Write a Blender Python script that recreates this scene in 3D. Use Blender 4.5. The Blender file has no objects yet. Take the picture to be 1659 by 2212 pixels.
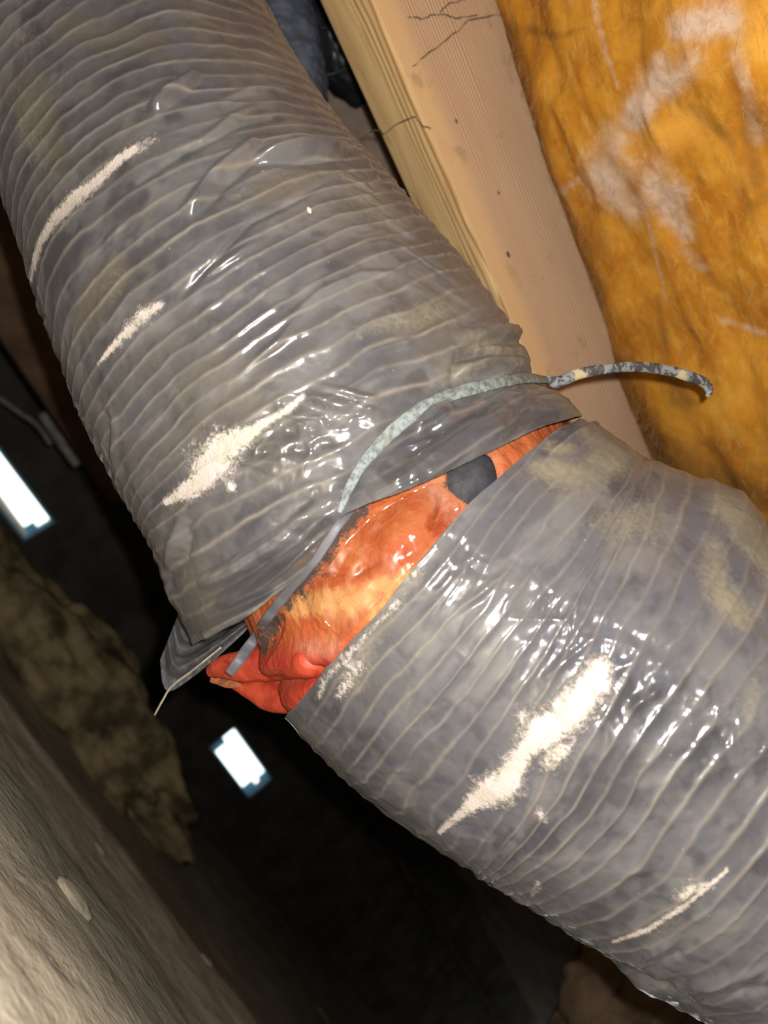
import bpy, math
import numpy as np

# ---------------------------------------------------------------- camera, world, flash, exposure
W, H, F = 1659.0, 2212.0, 1600.0          # image frame and focal length in pixels
PITCH = math.radians(20.0)                # camera looks up a little ...
h2 = np.array([0.60, 0.80]); u2 = np.array([0.80, -0.60])   # ... and is rolled: image directions of world X and up
EX = np.array([h2[0], h2[1], 0.0])
EZ = np.array([math.cos(PITCH)*u2[0], math.cos(PITCH)*u2[1], math.sin(PITCH)])
EY = np.array([-math.sin(PITCH)*u2[0], -math.sin(PITCH)*u2[1], math.cos(PITCH)])
M = np.stack([EX, EY, EZ])                # camera (x right, y down, z forward) -> world
CAM = np.array([0.0, 0.0, 0.21])          # the phone is held close to the dirt

def ray(px, py):
    px = np.asarray(px, float); py = np.asarray(py, float)
    return np.stack([(px-W/2)/F, (py-H/2)/F, np.ones_like(px)], -1)
def c2w(p): return np.asarray(p) @ M.T + CAM
def w2c(p): return (np.asarray(p) - CAM) @ M
def at(px, py, z): return c2w(ray(px, py)*np.asarray(z, float)[..., None])
def proj(pw):
    c = w2c(pw)
    return c[..., 0]/c[..., 2]*F + W/2, c[..., 1]/c[..., 2]*F + H/2

sc = bpy.context.scene
col = sc.collection
from mathutils import Matrix, Vector
cd = bpy.data.cameras.new('camera'); cam = bpy.data.objects.new('camera', cd); col.objects.link(cam)
R = np.stack([M[:, 0], -M[:, 1], -M[:, 2]], 1)
mw = np.eye(4); mw[:3, :3] = R; mw[:3, 3] = CAM
cam.matrix_world = Matrix(mw.tolist())
cd.sensor_fit = 'VERTICAL'; cd.sensor_height = 24.0; cd.lens = F/H*24.0
cd.clip_start = 0.01; cd.clip_end = 60
cd.dof.use_dof = True; cd.dof.focus_distance = 0.40; cd.dof.aperture_fstop = 4.6
sc.camera = cam

world = bpy.data.worlds.new('overcast_sky'); sc.world = world; world.use_nodes = True
bg = world.node_tree.nodes['Background']
bg.inputs[0].default_value = (0.86, 0.97, 1.0, 1); bg.inputs[1].default_value = 2.4

fl = bpy.data.lights.new('phone_flash', 'POINT'); fl.shadow_soft_size = 0.0035
fl.energy = 14.4; fl.color = (1.0, 0.975, 0.945)
flash = bpy.data.objects.new('phone_flash', fl); col.objects.link(flash)
fm = mw.copy(); fm[:3, 3] = c2w([0.013, -0.012, 0.0]); flash.matrix_world = Matrix(fm.tolist())

sc.view_settings.view_transform = 'Standard'; sc.view_settings.look = 'None'
sc.view_settings.gamma = 1.0; sc.view_settings.use_curve_mapping = False
sc.view_settings.exposure = 0.0
sc.cycles.max_bounces = 4; sc.cycles.transparent_max_bounces = 8
sc.cycles.sample_clamp_indirect = 4.0

# ---------------------------------------------------------------- numpy helpers
def _hash(ix, iy, iz, seed):
    h = (ix.astype(np.int64)*374761393 + iy.astype(np.int64)*668265263 + iz.astype(np.int64)*2147483647 + seed*974711) & 0x7fffffff
    h = (h ^ (h >> 13)) * 1274126177 & 0x7fffffff
    h = (h ^ (h >> 16)) * 2246822519 & 0x7fffffff
    return ((h ^ (h >> 15)) & 0xffffff) / float(0xffffff)*2 - 1
def vnoise(x, y, z=None, seed=0):
    x = np.asarray(x, float); y = np.asarray(y, float)
    z = np.zeros_like(x) if z is None else np.asarray(z, float)
    x, y, z = np.broadcast_arrays(x, y, z)
    xi, yi, zi = np.floor(x), np.floor(y), np.floor(z)
    fx, fy, fz = x-xi, y-yi, z-zi
    sx, sy, sz = [f*f*f*(f*(f*6-15)+10) for f in (fx, fy, fz)]
    def c(a, b, d): return _hash(xi+a, yi+b, zi+d, seed)
    l = lambda a, b, t: a+(b-a)*t
    r0 = l(l(c(0,0,0), c(1,0,0), sx), l(c(0,1,0), c(1,1,0), sx), sy)
    if np.any(fz):
        r1 = l(l(c(0,0,1), c(1,0,1), sx), l(c(0,1,1), c(1,1,1), sx), sy)
        return l(r0, r1, sz)
    return r0
def fbm(x, y, z=None, oct=3, seed=0, gain=0.5):
    a, s, t = 1.0, 0.0, 0.0
    for i in range(oct):
        k = 2.03**i
        s = s + a*vnoise(np.asarray(x)*k, np.asarray(y)*k, None if z is None else np.asarray(z)*k, seed+i*17); t += a; a *= gain
    return s/t
def sstep(a, b, x):
    t = np.clip((x-a)/(b-a), 0, 1); return t*t*(3-2*t)
def polydist(X, Y, pts):
    """distance of pixels to a polyline of (x, y, w...) and the value w interpolated along it, and signed side"""
    pts = np.asarray(pts, float)
    best = np.full(X.shape, 1e9); wv = np.ones(X.shape); side = np.zeros(X.shape); tt = np.zeros(X.shape)
    n = len(pts)-1
    for i in range(n):
        a, b = pts[i], pts[i+1]; d = b[:2]-a[:2]; L2 = d@d+1e-9
        t = np.clip(((X-a[0])*d[0]+(Y-a[1])*d[1])/L2, 0, 1)
        dx = X-(a[0]+t*d[0]); dy = Y-(a[1]+t*d[1]); dd = np.hypot(dx, dy)
        m = dd < best
        best = np.where(m, dd, best); tt = np.where(m, (i+t)/n, tt)
        side = np.where(m, np.sign(d[0]*dy-d[1]*dx), side)
        if pts.shape[1] > 2: wv = np.where(m, a[2]+(b[2]-a[2])*t, wv)
    return best, wv, side, tt
def catmull(P, n):
    """smooth resampling of control rows P (k, d) at n values"""
    P = np.asarray(P, float); k = len(P)
    t = np.linspace(0, k-1, n); i = np.clip(np.floor(t).astype(int), 0, k-2); f = (t-i)[:, None]
    g = lambda j: np.where((j < 0)[:, None], 2*P[0]-P[1], np.where((j > k-1)[:, None], 2*P[-1]-P[-2], P[np.clip(j, 0, k-1)]))
    p0, p1, p2, p3 = g(i-1), g(i), g(i+1), g(i+2)
    return 0.5*((2*p1)+(-p0+p2)*f+(2*p0-5*p1+4*p2-p3)*f**2+(-p0+3*p1-3*p2+p3)*f**3)
def unit(v): return v/np.maximum(np.linalg.norm(v, axis=-1, keepdims=True), 1e-12)

def mesh_np(name, V, Q, mat=None, parent=None, smooth=True, attrs=None):
    V = np.asarray(V, np.float32).reshape(-1, 3); Q = np.asarray(Q, np.int32)
    me = bpy.data.meshes.new(name); k = Q.shape[1]
    me.vertices.add(len(V)); me.vertices.foreach_set('co', V.ravel())
    me.loops.add(Q.size); me.loops.foreach_set('vertex_index', Q.ravel())
    me.polygons.add(len(Q)); me.polygons.foreach_set('loop_start', np.arange(0, Q.size, k, dtype=np.int32))
    me.update(calc_edges=True)
    me.polygons.foreach_set('use_smooth', np.full(len(Q), smooth))
    for an, av in (attrs or {}).items():
        a = me.attributes.new(an, 'FLOAT_COLOR', 'POINT')
        a.data.foreach_set('color', np.asarray(av, np.float32).reshape(-1, 4).ravel())
    me.validate(); me.update()
    o = bpy.data.objects.new(name, me); col.objects.link(o)
    if mat: me.materials.append(mat)
    if parent: o.parent = parent
    return o
def gridq(n, m, wrap=False, off=0):
    i = np.arange(n-1)[:, None]; j = np.arange(m if wrap else m-1)[None, :]
    j2 = (j+1) % m
    return np.stack(np.broadcast_arrays(i*m+j, i*m+j2, (i+1)*m+j2, (i+1)*m+j), -1).reshape(-1, 4)+off
def tag(o, label=None, cat=None, group=None, kind=None):
    if label: o['label'] = label
    if cat: o['category'] = cat
    if group: o['group'] = group
    if kind: o['kind'] = kind
    return o
def empty(name, loc=(0, 0, 0)):
    o = bpy.data.objects.new(name, None); col.objects.link(o); o.empty_display_size = .05
    o.location = [float(v) for v in loc]; return o
def reparent(o, p):
    bpy.context.view_layer.update()
    o.parent = p; o.matrix_parent_inverse = p.matrix_world.inverted()
def tube(name, P, rad, mat, parent=None, nseg=12, n=80, flat=1.0, lump=0.0, freq=60., seed=3, up=None, caps=True):
    """a tube along points P with radii rad; flat<1 squashes it along the side direction"""
    P = np.asarray(P, float); rad = np.broadcast_to(np.asarray(rad, float), (len(P),))
    C = catmull(np.c_[P, rad], n); r = np.maximum(C[:, 3], 1e-5); C = C[:, :3]
    T = unit(np.gradient(C, axis=0))
    N = np.asarray(up, float) if up is not None else unit(CAM-C)
    N = unit(N-(N*T).sum(1, keepdims=True)*T); B = np.cross(T, N)
    th = np.linspace(0, 2*np.pi, nseg, endpoint=False)
    rr = r[:, None]*np.ones(nseg)
    V = C[:, None]+rr[..., None]*(np.cos(th)[None, :, None]*N[:, None]*flat+np.sin(th)[None, :, None]*B[:, None])
    if lump:
        d = fbm(V[..., 0]*freq, V[..., 1]*freq, V[..., 2]*freq, 3, seed)
        V = V+(V-C[:, None])*(d[..., None]*lump)
    V = V.reshape(-1, 3); Q = gridq(n, nseg, True)
    if caps:
        i0 = len(V); V = np.vstack([V, C[:1], C[-1:]]); a = np.arange(nseg); b = (a+1) % nseg
        e = (n-1)*nseg
        Q = np.vstack([Q, np.stack([b, a, a*0+i0, a*0+i0], 1)[:, :4]*1, np.stack([e+a, e+b, a*0+i0+1, a*0+i0+1], 1)])
        # degenerate quads -> keep as triangles
        tri = Q[-2*nseg:, :3]; Q = Q[:-2*nseg]
        T4 = np.c_[tri, tri[:, 2:]]
        return mesh_mixed(name, V, Q, tri, mat, parent)
    return mesh_np(name, V, Q, mat, parent)
def mesh_mixed(name, V, Q, T, mat=None, parent=None, smooth=True):
    me = bpy.data.meshes.new(name)
    me.from_pydata([tuple(v) for v in np.asarray(V, float)], [], [tuple(map(int, q)) for q in Q]+[tuple(map(int, t)) for t in T])
    me.polygons.foreach_set('use_smooth', np.full(len(me.polygons), smooth)); me.update()
    o = bpy.data.objects.new(name, me); col.objects.link(o)
    if mat: me.materials.append(mat)
    if parent: o.parent = parent
    return o
def box(name, lo, hi, mat=None, parent=None, bevel=0.0, mw=None):
    lo = np.asarray(lo, float); hi = np.asarray(hi, float)
    V = np.array([[lo[0] if i == 0 else hi[0], lo[1] if j == 0 else hi[1], lo[2] if k == 0 else hi[2]] for i in (0, 1) for j in (0, 1) for k in (0, 1)])
    Q = np.array([[0,1,3,2],[4,6,7,5],[0,4,5,1],[2,3,7,6],[0,2,6,4],[1,5,7,3]])
    o = mesh_np(name, V, Q, mat, parent, smooth=False)
    if bevel:
        b = o.modifiers.new('bevel', 'BEVEL'); b.width = bevel; b.segments = 4; b.limit_method = 'NONE'
        o.data.polygons.foreach_set('use_smooth', np.full(len(o.data.polygons), True))
    if mw is not None: o.matrix_world = mw
    return o

# ---------------------------------------------------------------- materials
def srgb(r, g, b):
    f = lambda c: (c/255/12.92) if c/255 <= .04045 else ((c/255+.055)/1.055)**2.4
    return (f(r), f(g), f(b), 1)
class NT:
    def __init__(s, name):
        s.m = bpy.data.materials.new(name); s.m.use_nodes = True; s.t = s.m.node_tree
        s.b = s.t.nodes['Principled BSDF']; s.out = s.t.nodes['Material Output']
    def n(s, typ, **kw):
        nd = s.t.nodes.new(typ)
        for k, v in kw.items():
            if k.startswith('i_'):
                key = k[2:]; key = int(key) if key.isdigit() else key.replace('_', ' ')
                s.set(nd.inputs[key], v)
            else: setattr(nd, k, v)
        return nd
    def set(s, inp, v):
        if isinstance(v, bpy.types.NodeSocket): s.t.links.new(v, inp)
        else: inp.default_value = v
    def noise(s, vec, scale, detail=3, rough=.5, dist=0.):
        return s.n('ShaderNodeTexNoise', i_Vector=vec, i_Scale=scale, i_Detail=detail, i_Roughness=rough, i_Distortion=dist).outputs['Fac']
    def math(s, op, a, b=0., c=0., clamp=False):
        nd = s.n('ShaderNodeMath', operation=op, use_clamp=clamp); s.set(nd.inputs[0], a); s.set(nd.inputs[1], b); s.set(nd.inputs[2], c); return nd.outputs[0]
    def ramp(s, f, a, b, lo=0., hi=1.):
        nd = s.n('ShaderNodeMapRange', interpolation_type='SMOOTHSTEP'); s.set(nd.inputs[0], f)
        for i, v in enumerate((a, b, lo, hi)): s.set(nd.inputs[1+i], v)
        return nd.outputs[0]
    def mix(s, f, a, b, mode='MIX'):
        nd = s.n('ShaderNodeMix', data_type='RGBA', blend_type=mode); s.set(nd.inputs[0], f); s.set(nd.inputs[6], a); s.set(nd.inputs[7], b); return nd.outputs[2]
    def mapping(s, vec, scale=(1, 1, 1), rot=(0, 0, 0)):
        return s.n('ShaderNodeMapping', i_Vector=vec, i_Scale=scale, i_Rotation=rot).outputs[0]
    def bump(s, h, strength, dist, prev=None):
        nd = s.n('ShaderNodeBump'); s.set(nd.inputs['Strength'], strength); s.set(nd.inputs['Distance'], dist); s.set(nd.inputs['Height'], h)
        if prev is not None: s.set(nd.inputs['Normal'], prev)
        return nd.outputs[0]
    def P(s, **kw):
        for k, v in kw.items(): s.set(s.b.inputs[k.replace('_', ' ')], v)
        return s.m
    def attr(s, name):
        a = s.n('ShaderNodeAttribute', attribute_name=name)
        sp = s.n('ShaderNodeSeparateColor'); s.set(sp.inputs[0], a.outputs['Color'])
        return sp.outputs[0], sp.outputs[1], sp.outputs[2], a.outputs['Alpha']
    def objco(s): return s.n('ShaderNodeTexCoord').outputs['Object']

def simple(name, c, rough=.6, var=.25, scale=60., bump=.0, spec=.5, c2=None):
    t = NT(name); oc = t.objco(); nz = t.noise(oc, scale, 5, .6)
    c2 = c2 or tuple(v*(1-var) for v in c[:3])+(1,)
    t.P(Base_Color=t.mix(t.ramp(nz, .35, .65), c2, c), Roughness=rough, Specular_IOR_Level=spec)
    if bump: t.P(Normal=t.bump(nz, 1.0, bump))
    return t.m

# grey duct film: rib lines, powder, dust and gloss come as stain masks painted on the mesh
def film_material(name, tint, stain):
    t = NT(name); oc = t.objco()
    rib, powder, dust, shine = t.attr('stains_tones')
    n1 = t.noise(oc, 26, 4, .6); n2 = t.noise(oc, 110, 4, .6); n3 = t.noise(oc, 420, 4, .7); n4 = t.noise(oc, 1300, 3, .6)
    base = t.mix(t.ramp(n1, .35, .65), tint, stain)
    base = t.mix(t.ramp(n2, .45, .72, 0, .55), base, (0.042, 0.042, 0.049, 1))
    hz = t.ramp(t.noise(oc, 60, 5, .65, .6), .42, .66, 0, .6)
    base = t.mix(t.math('MULTIPLY', hz, .7), base, (0.086, 0.083, 0.086, 1))
    haze, dk, mud, _a = t.attr('grime_fold_shade')  # dk: dark streaks plus fold shade painted into the film colour
    base = t.mix(t.ramp(t.math('ADD', haze, t.math('MULTIPLY', t.math('SUBTRACT', n3, .5), .35)), .35, .8, 0, .85), base, (0.105, 0.100, 0.098, 1))
    base = t.mix(t.ramp(t.math('ADD', dk, t.math('MULTIPLY', t.math('SUBTRACT', n2, .5), .5)), .4, .75, 0, .8), base, (0.038, 0.037, 0.042, 1))
    base = t.mix(t.ramp(t.math('ADD', mud, t.math('MULTIPLY', t.math('SUBTRACT', n2, .5), .6)), .35, .85, 0, .75), base, (0.082, 0.069, 0.052, 1))
    ribf = t.math('MULTIPLY', rib, t.ramp(n2, .25, .6, .45, 1.0))
    base = t.mix(ribf, base, (0.150, 0.132, 0.112, 1))
    dn = t.math('ADD', dust, t.math('MULTIPLY', t.math('SUBTRACT', n3, .5), 1.0))
    dn = t.math('ADD', dn, t.math('MULTIPLY', t.math('SUBTRACT', n1, .5), .8))
    dustf = t.ramp(dn, .2, .95, 0, .9)
    base = t.mix(dustf, base, t.mix(t.ramp(n2, .35, .65), (0.138, 0.122, 0.086, 1), (0.178, 0.156, 0.108, 1)))
    pn = t.math('ADD', powder, t.math('MULTIPLY', t.math('SUBTRACT', n3, .5), 1.5))
    pn = t.math('ADD', pn, t.math('MULTIPLY', t.math('SUBTRACT', n4, .5), .7))
    pn = t.math('ADD', pn, t.math('MULTIPLY', t.math('SUBTRACT', n2, .5), .8))
    powf = t.math('MULTIPLY', t.ramp(pn, .18, .72), t.ramp(powder, .03, .2))
    pcol = t.mix(t.ramp(n2, .4, .6), (0.40, 0.365, 0.30, 1), (0.44, 0.375, 0.35, 1))
    base = t.mix(powf, base, pcol)
    sp = t.ramp(t.noise(oc, 620, 1, .5), .785, .83, 0, .6)
    base = t.mix(sp, base, (0.30, 0.27, 0.21, 1))
    mat = t.math('MAXIMUM', powf, t.math('MULTIPLY', dustf, .8))
    rough = t.math('ADD', t.ramp(n2, .3, .7, .13, .26), t.math('MULTIPLY', mat, .6))
    rough = t.math('MINIMUM', rough, .85)
    spec = t.math('MULTIPLY', t.math('SUBTRACT', 1.0, mat), t.math('ADD', .14, t.math('MULTIPLY', shine, .42)))
    bh = t.noise(oc, 48, 2, .5, .6)
    nrm = t.bump(bh, .30, .006)
    nrm = t.bump(n3, t.math('MULTIPLY', mat, .3), .001, nrm)
    nrm = t.bump(t.math('MULTIPLY', powf, t.math('ADD', n4, .6)), .8, .001, nrm)
    return t.P(Base_Color=base, Roughness=rough, Specular_IOR_Level=spec, Normal=nrm, Sheen_Weight=.05, Sheen_Roughness=.55, Sheen_Tint=(.62, .57, .52, 1))
M_film = film_material('grey_duct_film', (0.062, 0.060, 0.066, 1), (0.074, 0.068, 0.062, 1))
M_film2 = film_material('grey_duct_film_cool', (0.070, 0.069, 0.080, 1), (0.072, 0.068, 0.070, 1))

def plain_film(name, c, rough=.25, spec=.5):
    t = NT(name); oc = t.objco(); n = t.noise(oc, 40, 3, .5, .5); n3 = t.noise(oc, 500, 3, .6)
    b = t.mix(t.ramp(n, .4, .7), c, tuple(v*1.7 for v in c[:3])+(1,))
    b = t.mix(t.ramp(n3, .55, .85, 0, .35), b, (0.17, 0.15, 0.12, 1))
    return t.P(Base_Color=b, Roughness=rough, Specular_IOR_Level=spec, Normal=t.bump(n, .3, .003))
M_flap = plain_film('grey_film_flap', (0.055, 0.053, 0.056, 1), .5, .2)
M_liner = simple('black_liner_film', (0.030, 0.030, 0.034, 1), .6, .4, 60., .0012, .2)
M_strip = plain_film('grey_strip', (0.085, 0.082, 0.09, 1), .45, .2)
M_dark_film = plain_film('blue_grey_film', (0.085, 0.092, 0.115, 1), .35, .3)
M_black_film = plain_film('black_inner_film', (0.012, 0.0125, 0.015, 1), .3, .4)

# pink and orange glass wool of the duct wrap; masks: red, black, peach
t = NT('pink_orange_glass_wool'); oc = t.objco()
red, black, peach, pale = t.attr('stains_tones')
n1 = t.noise(oc, 55, 4, .6, .5); n2 = t.noise(oc, 200, 5, .65, .3); n3 = t.noise(oc, 800, 3, .6)
b = t.mix(t.ramp(n1, .35, .65), (0.30, 0.058, 0.014, 1), (0.35, 0.100, 0.028, 1))
b = t.mix(t.math('MULTIPLY', red, t.ramp(n1, .3, .6, .7, 1)), b, (0.27, 0.020, 0.009, 1))
b = t.mix(t.ramp(t.math('ADD', peach, t.math('SUBTRACT', n2, .5)), .3, .8), b, (0.44, 0.21, 0.07, 1))
b = t.mix(t.math('MULTIPLY', pale, t.ramp(n2, .35, .6, .3, 1)), b, (0.36, 0.17, 0.11, 1))
bk = t.math('ADD', black, t.math('MULTIPLY', t.math('SUBTRACT', n2, .5), 1.6))
bk = t.math('ADD', bk, t.math('MULTIPLY', t.math('SUBTRACT', n3, .5), 1.2))
b = t.mix(t.ramp(bk, .3, .8, 0, .95), b, (0.034, 0.031, 0.027, 1))
b = t.mix(t.ramp(n3, .62, .8, 0, .5), b, (0.38, 0.19, 0.10, 1))
M_wool = t.P(Base_Color=b, Roughness=.75, Specular_IOR_Level=.3, Coat_Weight=0.0, Normal=t.bump(n3, .3, .0010, t.bump(n2, .4, .003)))
t.P(Subsurface_Weight=0.0)

# thin clear film
t = NT('clear_film'); oc = t.objco()
tr = t.n('ShaderNodeBsdfTransparent'); tr.inputs[0].default_value = (1, .995, .99, 1)
gl = t.n('ShaderNodeBsdfGlossy'); gl.inputs['Roughness'].default_value = .16
t.set(gl.inputs['Normal'], t.bump(t.noise(oc, 45, 2, .5, .5), .35, .005))
ms = t.n('ShaderNodeMixShader'); ms.inputs[0].default_value = .07
t.set(ms.inputs[1], tr.outputs[0]); t.set(ms.inputs[2], gl.outputs[0])
t.set(t.out.inputs[0], ms.outputs[0]); M_clear = t.m

# cable tie: pale green grey with dirt
t = NT('dusty_tie_nylon'); oc = t.objco(); n1 = t.noise(oc, 330, 5, .7); n2 = t.noise(oc, 70, 3)
b = t.mix(t.ramp(n1, .35, .62), (0.075, 0.082, 0.076, 1), (0.185, 0.21, 0.20, 1))
b = t.mix(t.ramp(n2, .5, .7, 0, .45), b, (0.12, 0.12, 0.10, 1))
M_tie = t.P(Base_Color=b, Roughness=.7, Specular_IOR_Level=.25, Normal=t.bump(n1, .4, .0008))
t = NT('dirty_tie_tail'); oc = t.objco(); n1 = t.noise(oc, 150, 5, .7, .8); n2 = t.noise(oc, 70, 3)
b = t.mix(t.ramp(n1, .47, .56), (0.04, 0.038, 0.04, 1), (0.17, 0.17, 0.175, 1))
b = t.mix(t.ramp(n2, .6, .68), b, (0.34, 0.28, 0.17, 1))
M_tail = t.P(Base_Color=b, Roughness=.6, Specular_IOR_Level=.3, Normal=t.bump(n1, .5, .001))

# pine: flame grain on the bottom edge, fine straight grain on the side
t = NT('pine_joist_wood'); tc = t.n('ShaderNodeTexCoord'); oc = tc.outputs['Object']
sx = t.n('ShaderNodeSeparateXYZ'); t.set(sx.inputs[0], oc)
nz = t.n('ShaderNodeSeparateXYZ'); t.set(nz.inputs[0], tc.outputs['Normal'])
bottom = t.ramp(nz.outputs[2], -.75, -.45, 1, 0)
warp = t.noise(t.mapping(oc, (3.2, 14, 14)), 1.0, 3, .5)
warp2 = t.noise(t.mapping(oc, (9, 30, 30)), 1.0, 2, .5)
yb = t.math('ADD', t.math('MULTIPLY', sx.outputs[1], 150.0), t.math('MULTIPLY', warp, 6.5))
yb = t.math('ADD', yb, t.math('MULTIPLY', warp2, 1.1))
fl1 = t.math('FRACT', yb)
bands = t.math('MULTIPLY', t.ramp(fl1, .45, .8), t.ramp(fl1, .88, .99, 1, 0))
bands = t.math('MULTIPLY', bands, t.ramp(t.math('ADD', sx.outputs[1], t.math('MULTIPLY', t.math('SUBTRACT', warp, .5), .035)), .017, .026, 1, .08))
yw = t.math('ADD', t.math('MULTIPLY', sx.outputs[1], 34.0), t.math('MULTIPLY', t.noise(t.mapping(oc, (4.5, 20, 20)), 1.0, 3, .5), 6.0))
fw = t.math('FRACT', yw)
wide = t.math('MULTIPLY', t.ramp(fw, .35, .8), t.ramp(fw, .85, .98, 1, 0))
flame = t.mix(t.math('MULTIPLY', bands, .85), srgb(228, 192, 136), srgb(146, 102, 58))
flame = t.mix(t.math('MULTIPLY', wide, .25), flame, srgb(176, 126, 76))
flame = t.mix(t.ramp(t.noise(t.mapping(oc, (9, 60, 60)), 1.0, 3, .6), .56, .68, 0, .5), flame, srgb(160, 118, 78))
zl = t.math('ADD', t.math('MULTIPLY', sx.outputs[2], 360.0), t.math('MULTIPLY', t.noise(t.mapping(oc, (1.6, 20, 20)), 1.0, 2), 7.0))
fr = t.math('FRACT', zl)
fine = t.math('MULTIPLY', t.ramp(fr, .2, .75), t.ramp(fr, .85, 1.0, 1, 0))
sid = t.mix(t.math('MULTIPLY', fine, .95), srgb(206, 176, 144), srgb(154, 119, 90))
sid = t.mix(t.ramp(t.noise(t.mapping(oc, (5, 30, 30)), 1.0, 4, .6), .4, .7, 0, .5), sid, srgb(176, 138, 108))
sid = t.mix(t.ramp(t.noise(t.mapping(oc, (14, 14, 26)), 1.0, 4, .6), .6, .75, 0, .5), sid, srgb(140, 98, 70))
zlow = t.ramp(sx.outputs[2], .012, .030, .75, 0)
sid = t.mix(zlow, sid, srgb(208, 171, 122))
wood = t.mix(bottom, sid, flame)
wood = t.mix(t.ramp(t.noise(oc, 26, 5, .65), .60, .70, 0, .35), wood, srgb(112, 98, 74))
M_joist = t.P(Base_Color=wood, Roughness=.72, Specular_IOR_Level=.2, Normal=t.bump(t.noise(t.mapping(oc, (30, 400, 400)), 1.0, 3, .6), .25, .002))

M_board = simple('dull_subfloor', (0.50, 0.375, 0.28, 1), .85, .35, 9., .002, .2)
M_sill = simple('old_brown_lumber', (0.16, 0.095, 0.055, 1), .85, .45, 12., .003, .2)
M_conc = simple('old_concrete', (0.17, 0.15, 0.125, 1), .95, .4, 7., .004, .2)
t = NT('frosted_vent_plastic'); t.P(Base_Color=(0.45, 0.62, 0.70, 1), Roughness=.6)
tb_ = t.n('ShaderNodeBsdfTranslucent'); tb_.inputs[0].default_value = (.30, .52, .62, 1); ad = t.n('ShaderNodeAddShader'); t.set(ad.inputs[0], t.b.outputs[0]); t.set(ad.inputs[1], tb_.outputs[0]); t.set(t.out.inputs[0], ad.outputs[0]); M_paint = t.m
M_cable = simple('dusty_cable', (0.30, 0.28, 0.25, 1), .5, .4)
M_black = simple('black_cable', (0.01, 0.01, 0.011, 1), .5, .3)
M_web = simple('dusty_cobweb', (0.10, 0.075, 0.05, 1), .9, .5, 300.)
M_wire = simple('steel_wire', (0.34, 0.29, 0.22, 1), .45, .4, 200.)
M_stone = simple('tan_stone', (0.30, 0.26, 0.19, 1), .95, .35, 25., .003, .1)
M_grit = simple('white_grit', (0.55, 0.50, 0.42, 1), .9, .3, 300.)
M_knot = simple('dark_knot', (0.06, 0.045, 0.035, 1), .8, .4, 300.)
M_paper = simple('torn_brown_wool', (0.26, 0.08, 0.03, 1), .85, .5, 200., .002, .2)
M_scrap = simple('brown_wool_scrap', (0.14, 0.095, 0.06, 1), .95, .5, 14., .01, .1)
M_olive = simple('olive_brown_debris', (0.38, 0.30, 0.16, 1), .95, .6, 14., .01, .1, (0.10, 0.08, 0.045, 1))

t = NT('dry_dirt'); oc = t.objco()
n1 = t.noise(oc, 4.5, 5, .6, .4); n2 = t.noise(oc, 28, 6, .65); n3 = t.noise(oc, 130, 4, .6)
b = t.mix(t.ramp(n1, .35, .65), (0.33, 0.29, 0.21, 1), (0.46, 0.41, 0.305, 1))
b = t.mix(t.ramp(n2, .52, .70, 0, .7), b, (0.19, 0.16, 0.125, 1))
b = t.mix(t.ramp(n3, .58, .72, 0, .7), b, (0.55, 0.47, 0.35, 1))
M_dirt = t.P(Base_Color=b, Roughness=.97, Specular_IOR_Level=.15, Normal=t.bump(n3, .4, .003, t.bump(n2, .4, .008)))

# amber glass wool batt, colour masks: pale fluff, dark, bright (near-flash light painted in), -
t = NT('amber_glass_wool'); oc = t.objco()
pale, dark, bright, _ = t.attr('stains_tones')
fib = t.noise(t.mapping(oc, (35, 150, 150)), 1.0, 5, .65, .4); n1 = t.noise(oc, 17, 5, .62, .8); n2 = t.noise(oc, 75, 5, .65, .5); n3 = t.noise(oc, 520, 3, .6)
b = t.mix(t.ramp(n1, .33, .67), (0.38, 0.135, 0.010, 1), (0.53, 0.232, 0.021, 1))
b = t.mix(t.ramp(n2, .42, .72, 0, .6), b, (0.58, 0.31, 0.045, 1))
b = t.mix(t.ramp(fib, .54, .74, 0, .5), b, (0.62, 0.355, 0.085, 1))
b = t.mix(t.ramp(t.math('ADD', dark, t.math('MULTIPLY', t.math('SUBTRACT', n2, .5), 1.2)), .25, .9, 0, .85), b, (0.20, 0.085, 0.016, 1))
b = t.mix(bright, b, (0.78, 0.38, 0.06, 1))
pf = t.ramp(t.math('ADD', pale, t.math('MULTIPLY', t.math('SUBTRACT', n2, .5), .7)), .10, 1.0, 0, .92)
b = t.mix(pf, b, t.mix(t.ramp(n2, .4, .6), (0.48, 0.33, 0.22, 1), (0.58, 0.42, 0.32, 1)))
M_amber = t.P(Base_Color=b, Roughness=.9, Specular_IOR_Level=.15, Normal=t.bump(n3, .3, .0012, t.bump(fib, .25, .003)))

# ---------------------------------------------------------------- structure: floor, walls, ceiling
U = np.array([0., 0., 1.])
# joist line: the lower near edge seen at (800,0)-(1100,690), horizontal in the world
e1a, e1b = ray(800, 0)@M.T, ray(1100, 690)@M.T
JD = unit(np.cross(np.cross(e1a, e1b), U)); JD = JD if JD[0] > 0 else -JD
JP = at(np.array(800.), np.array(0.), np.array(.555))          # a point of the near lower edge
JN = unit(np.cross(U, JD)); JN = JN if JN[1] > 0 else -JN      # horizontal, away from the viewer
ZJ = JP[2]
q = ray(687, 0)@M.T; Pq = CAM+q*((ZJ-CAM[2])/q[2]); JW = float((Pq-JP)@JN)     # thickness seen of the bottom edge
print('joist bottom', ZJ, 'thickness', JW, 'dir', JD)
ZC = ZJ+0.235                                                     # underside of the floor boards

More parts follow.
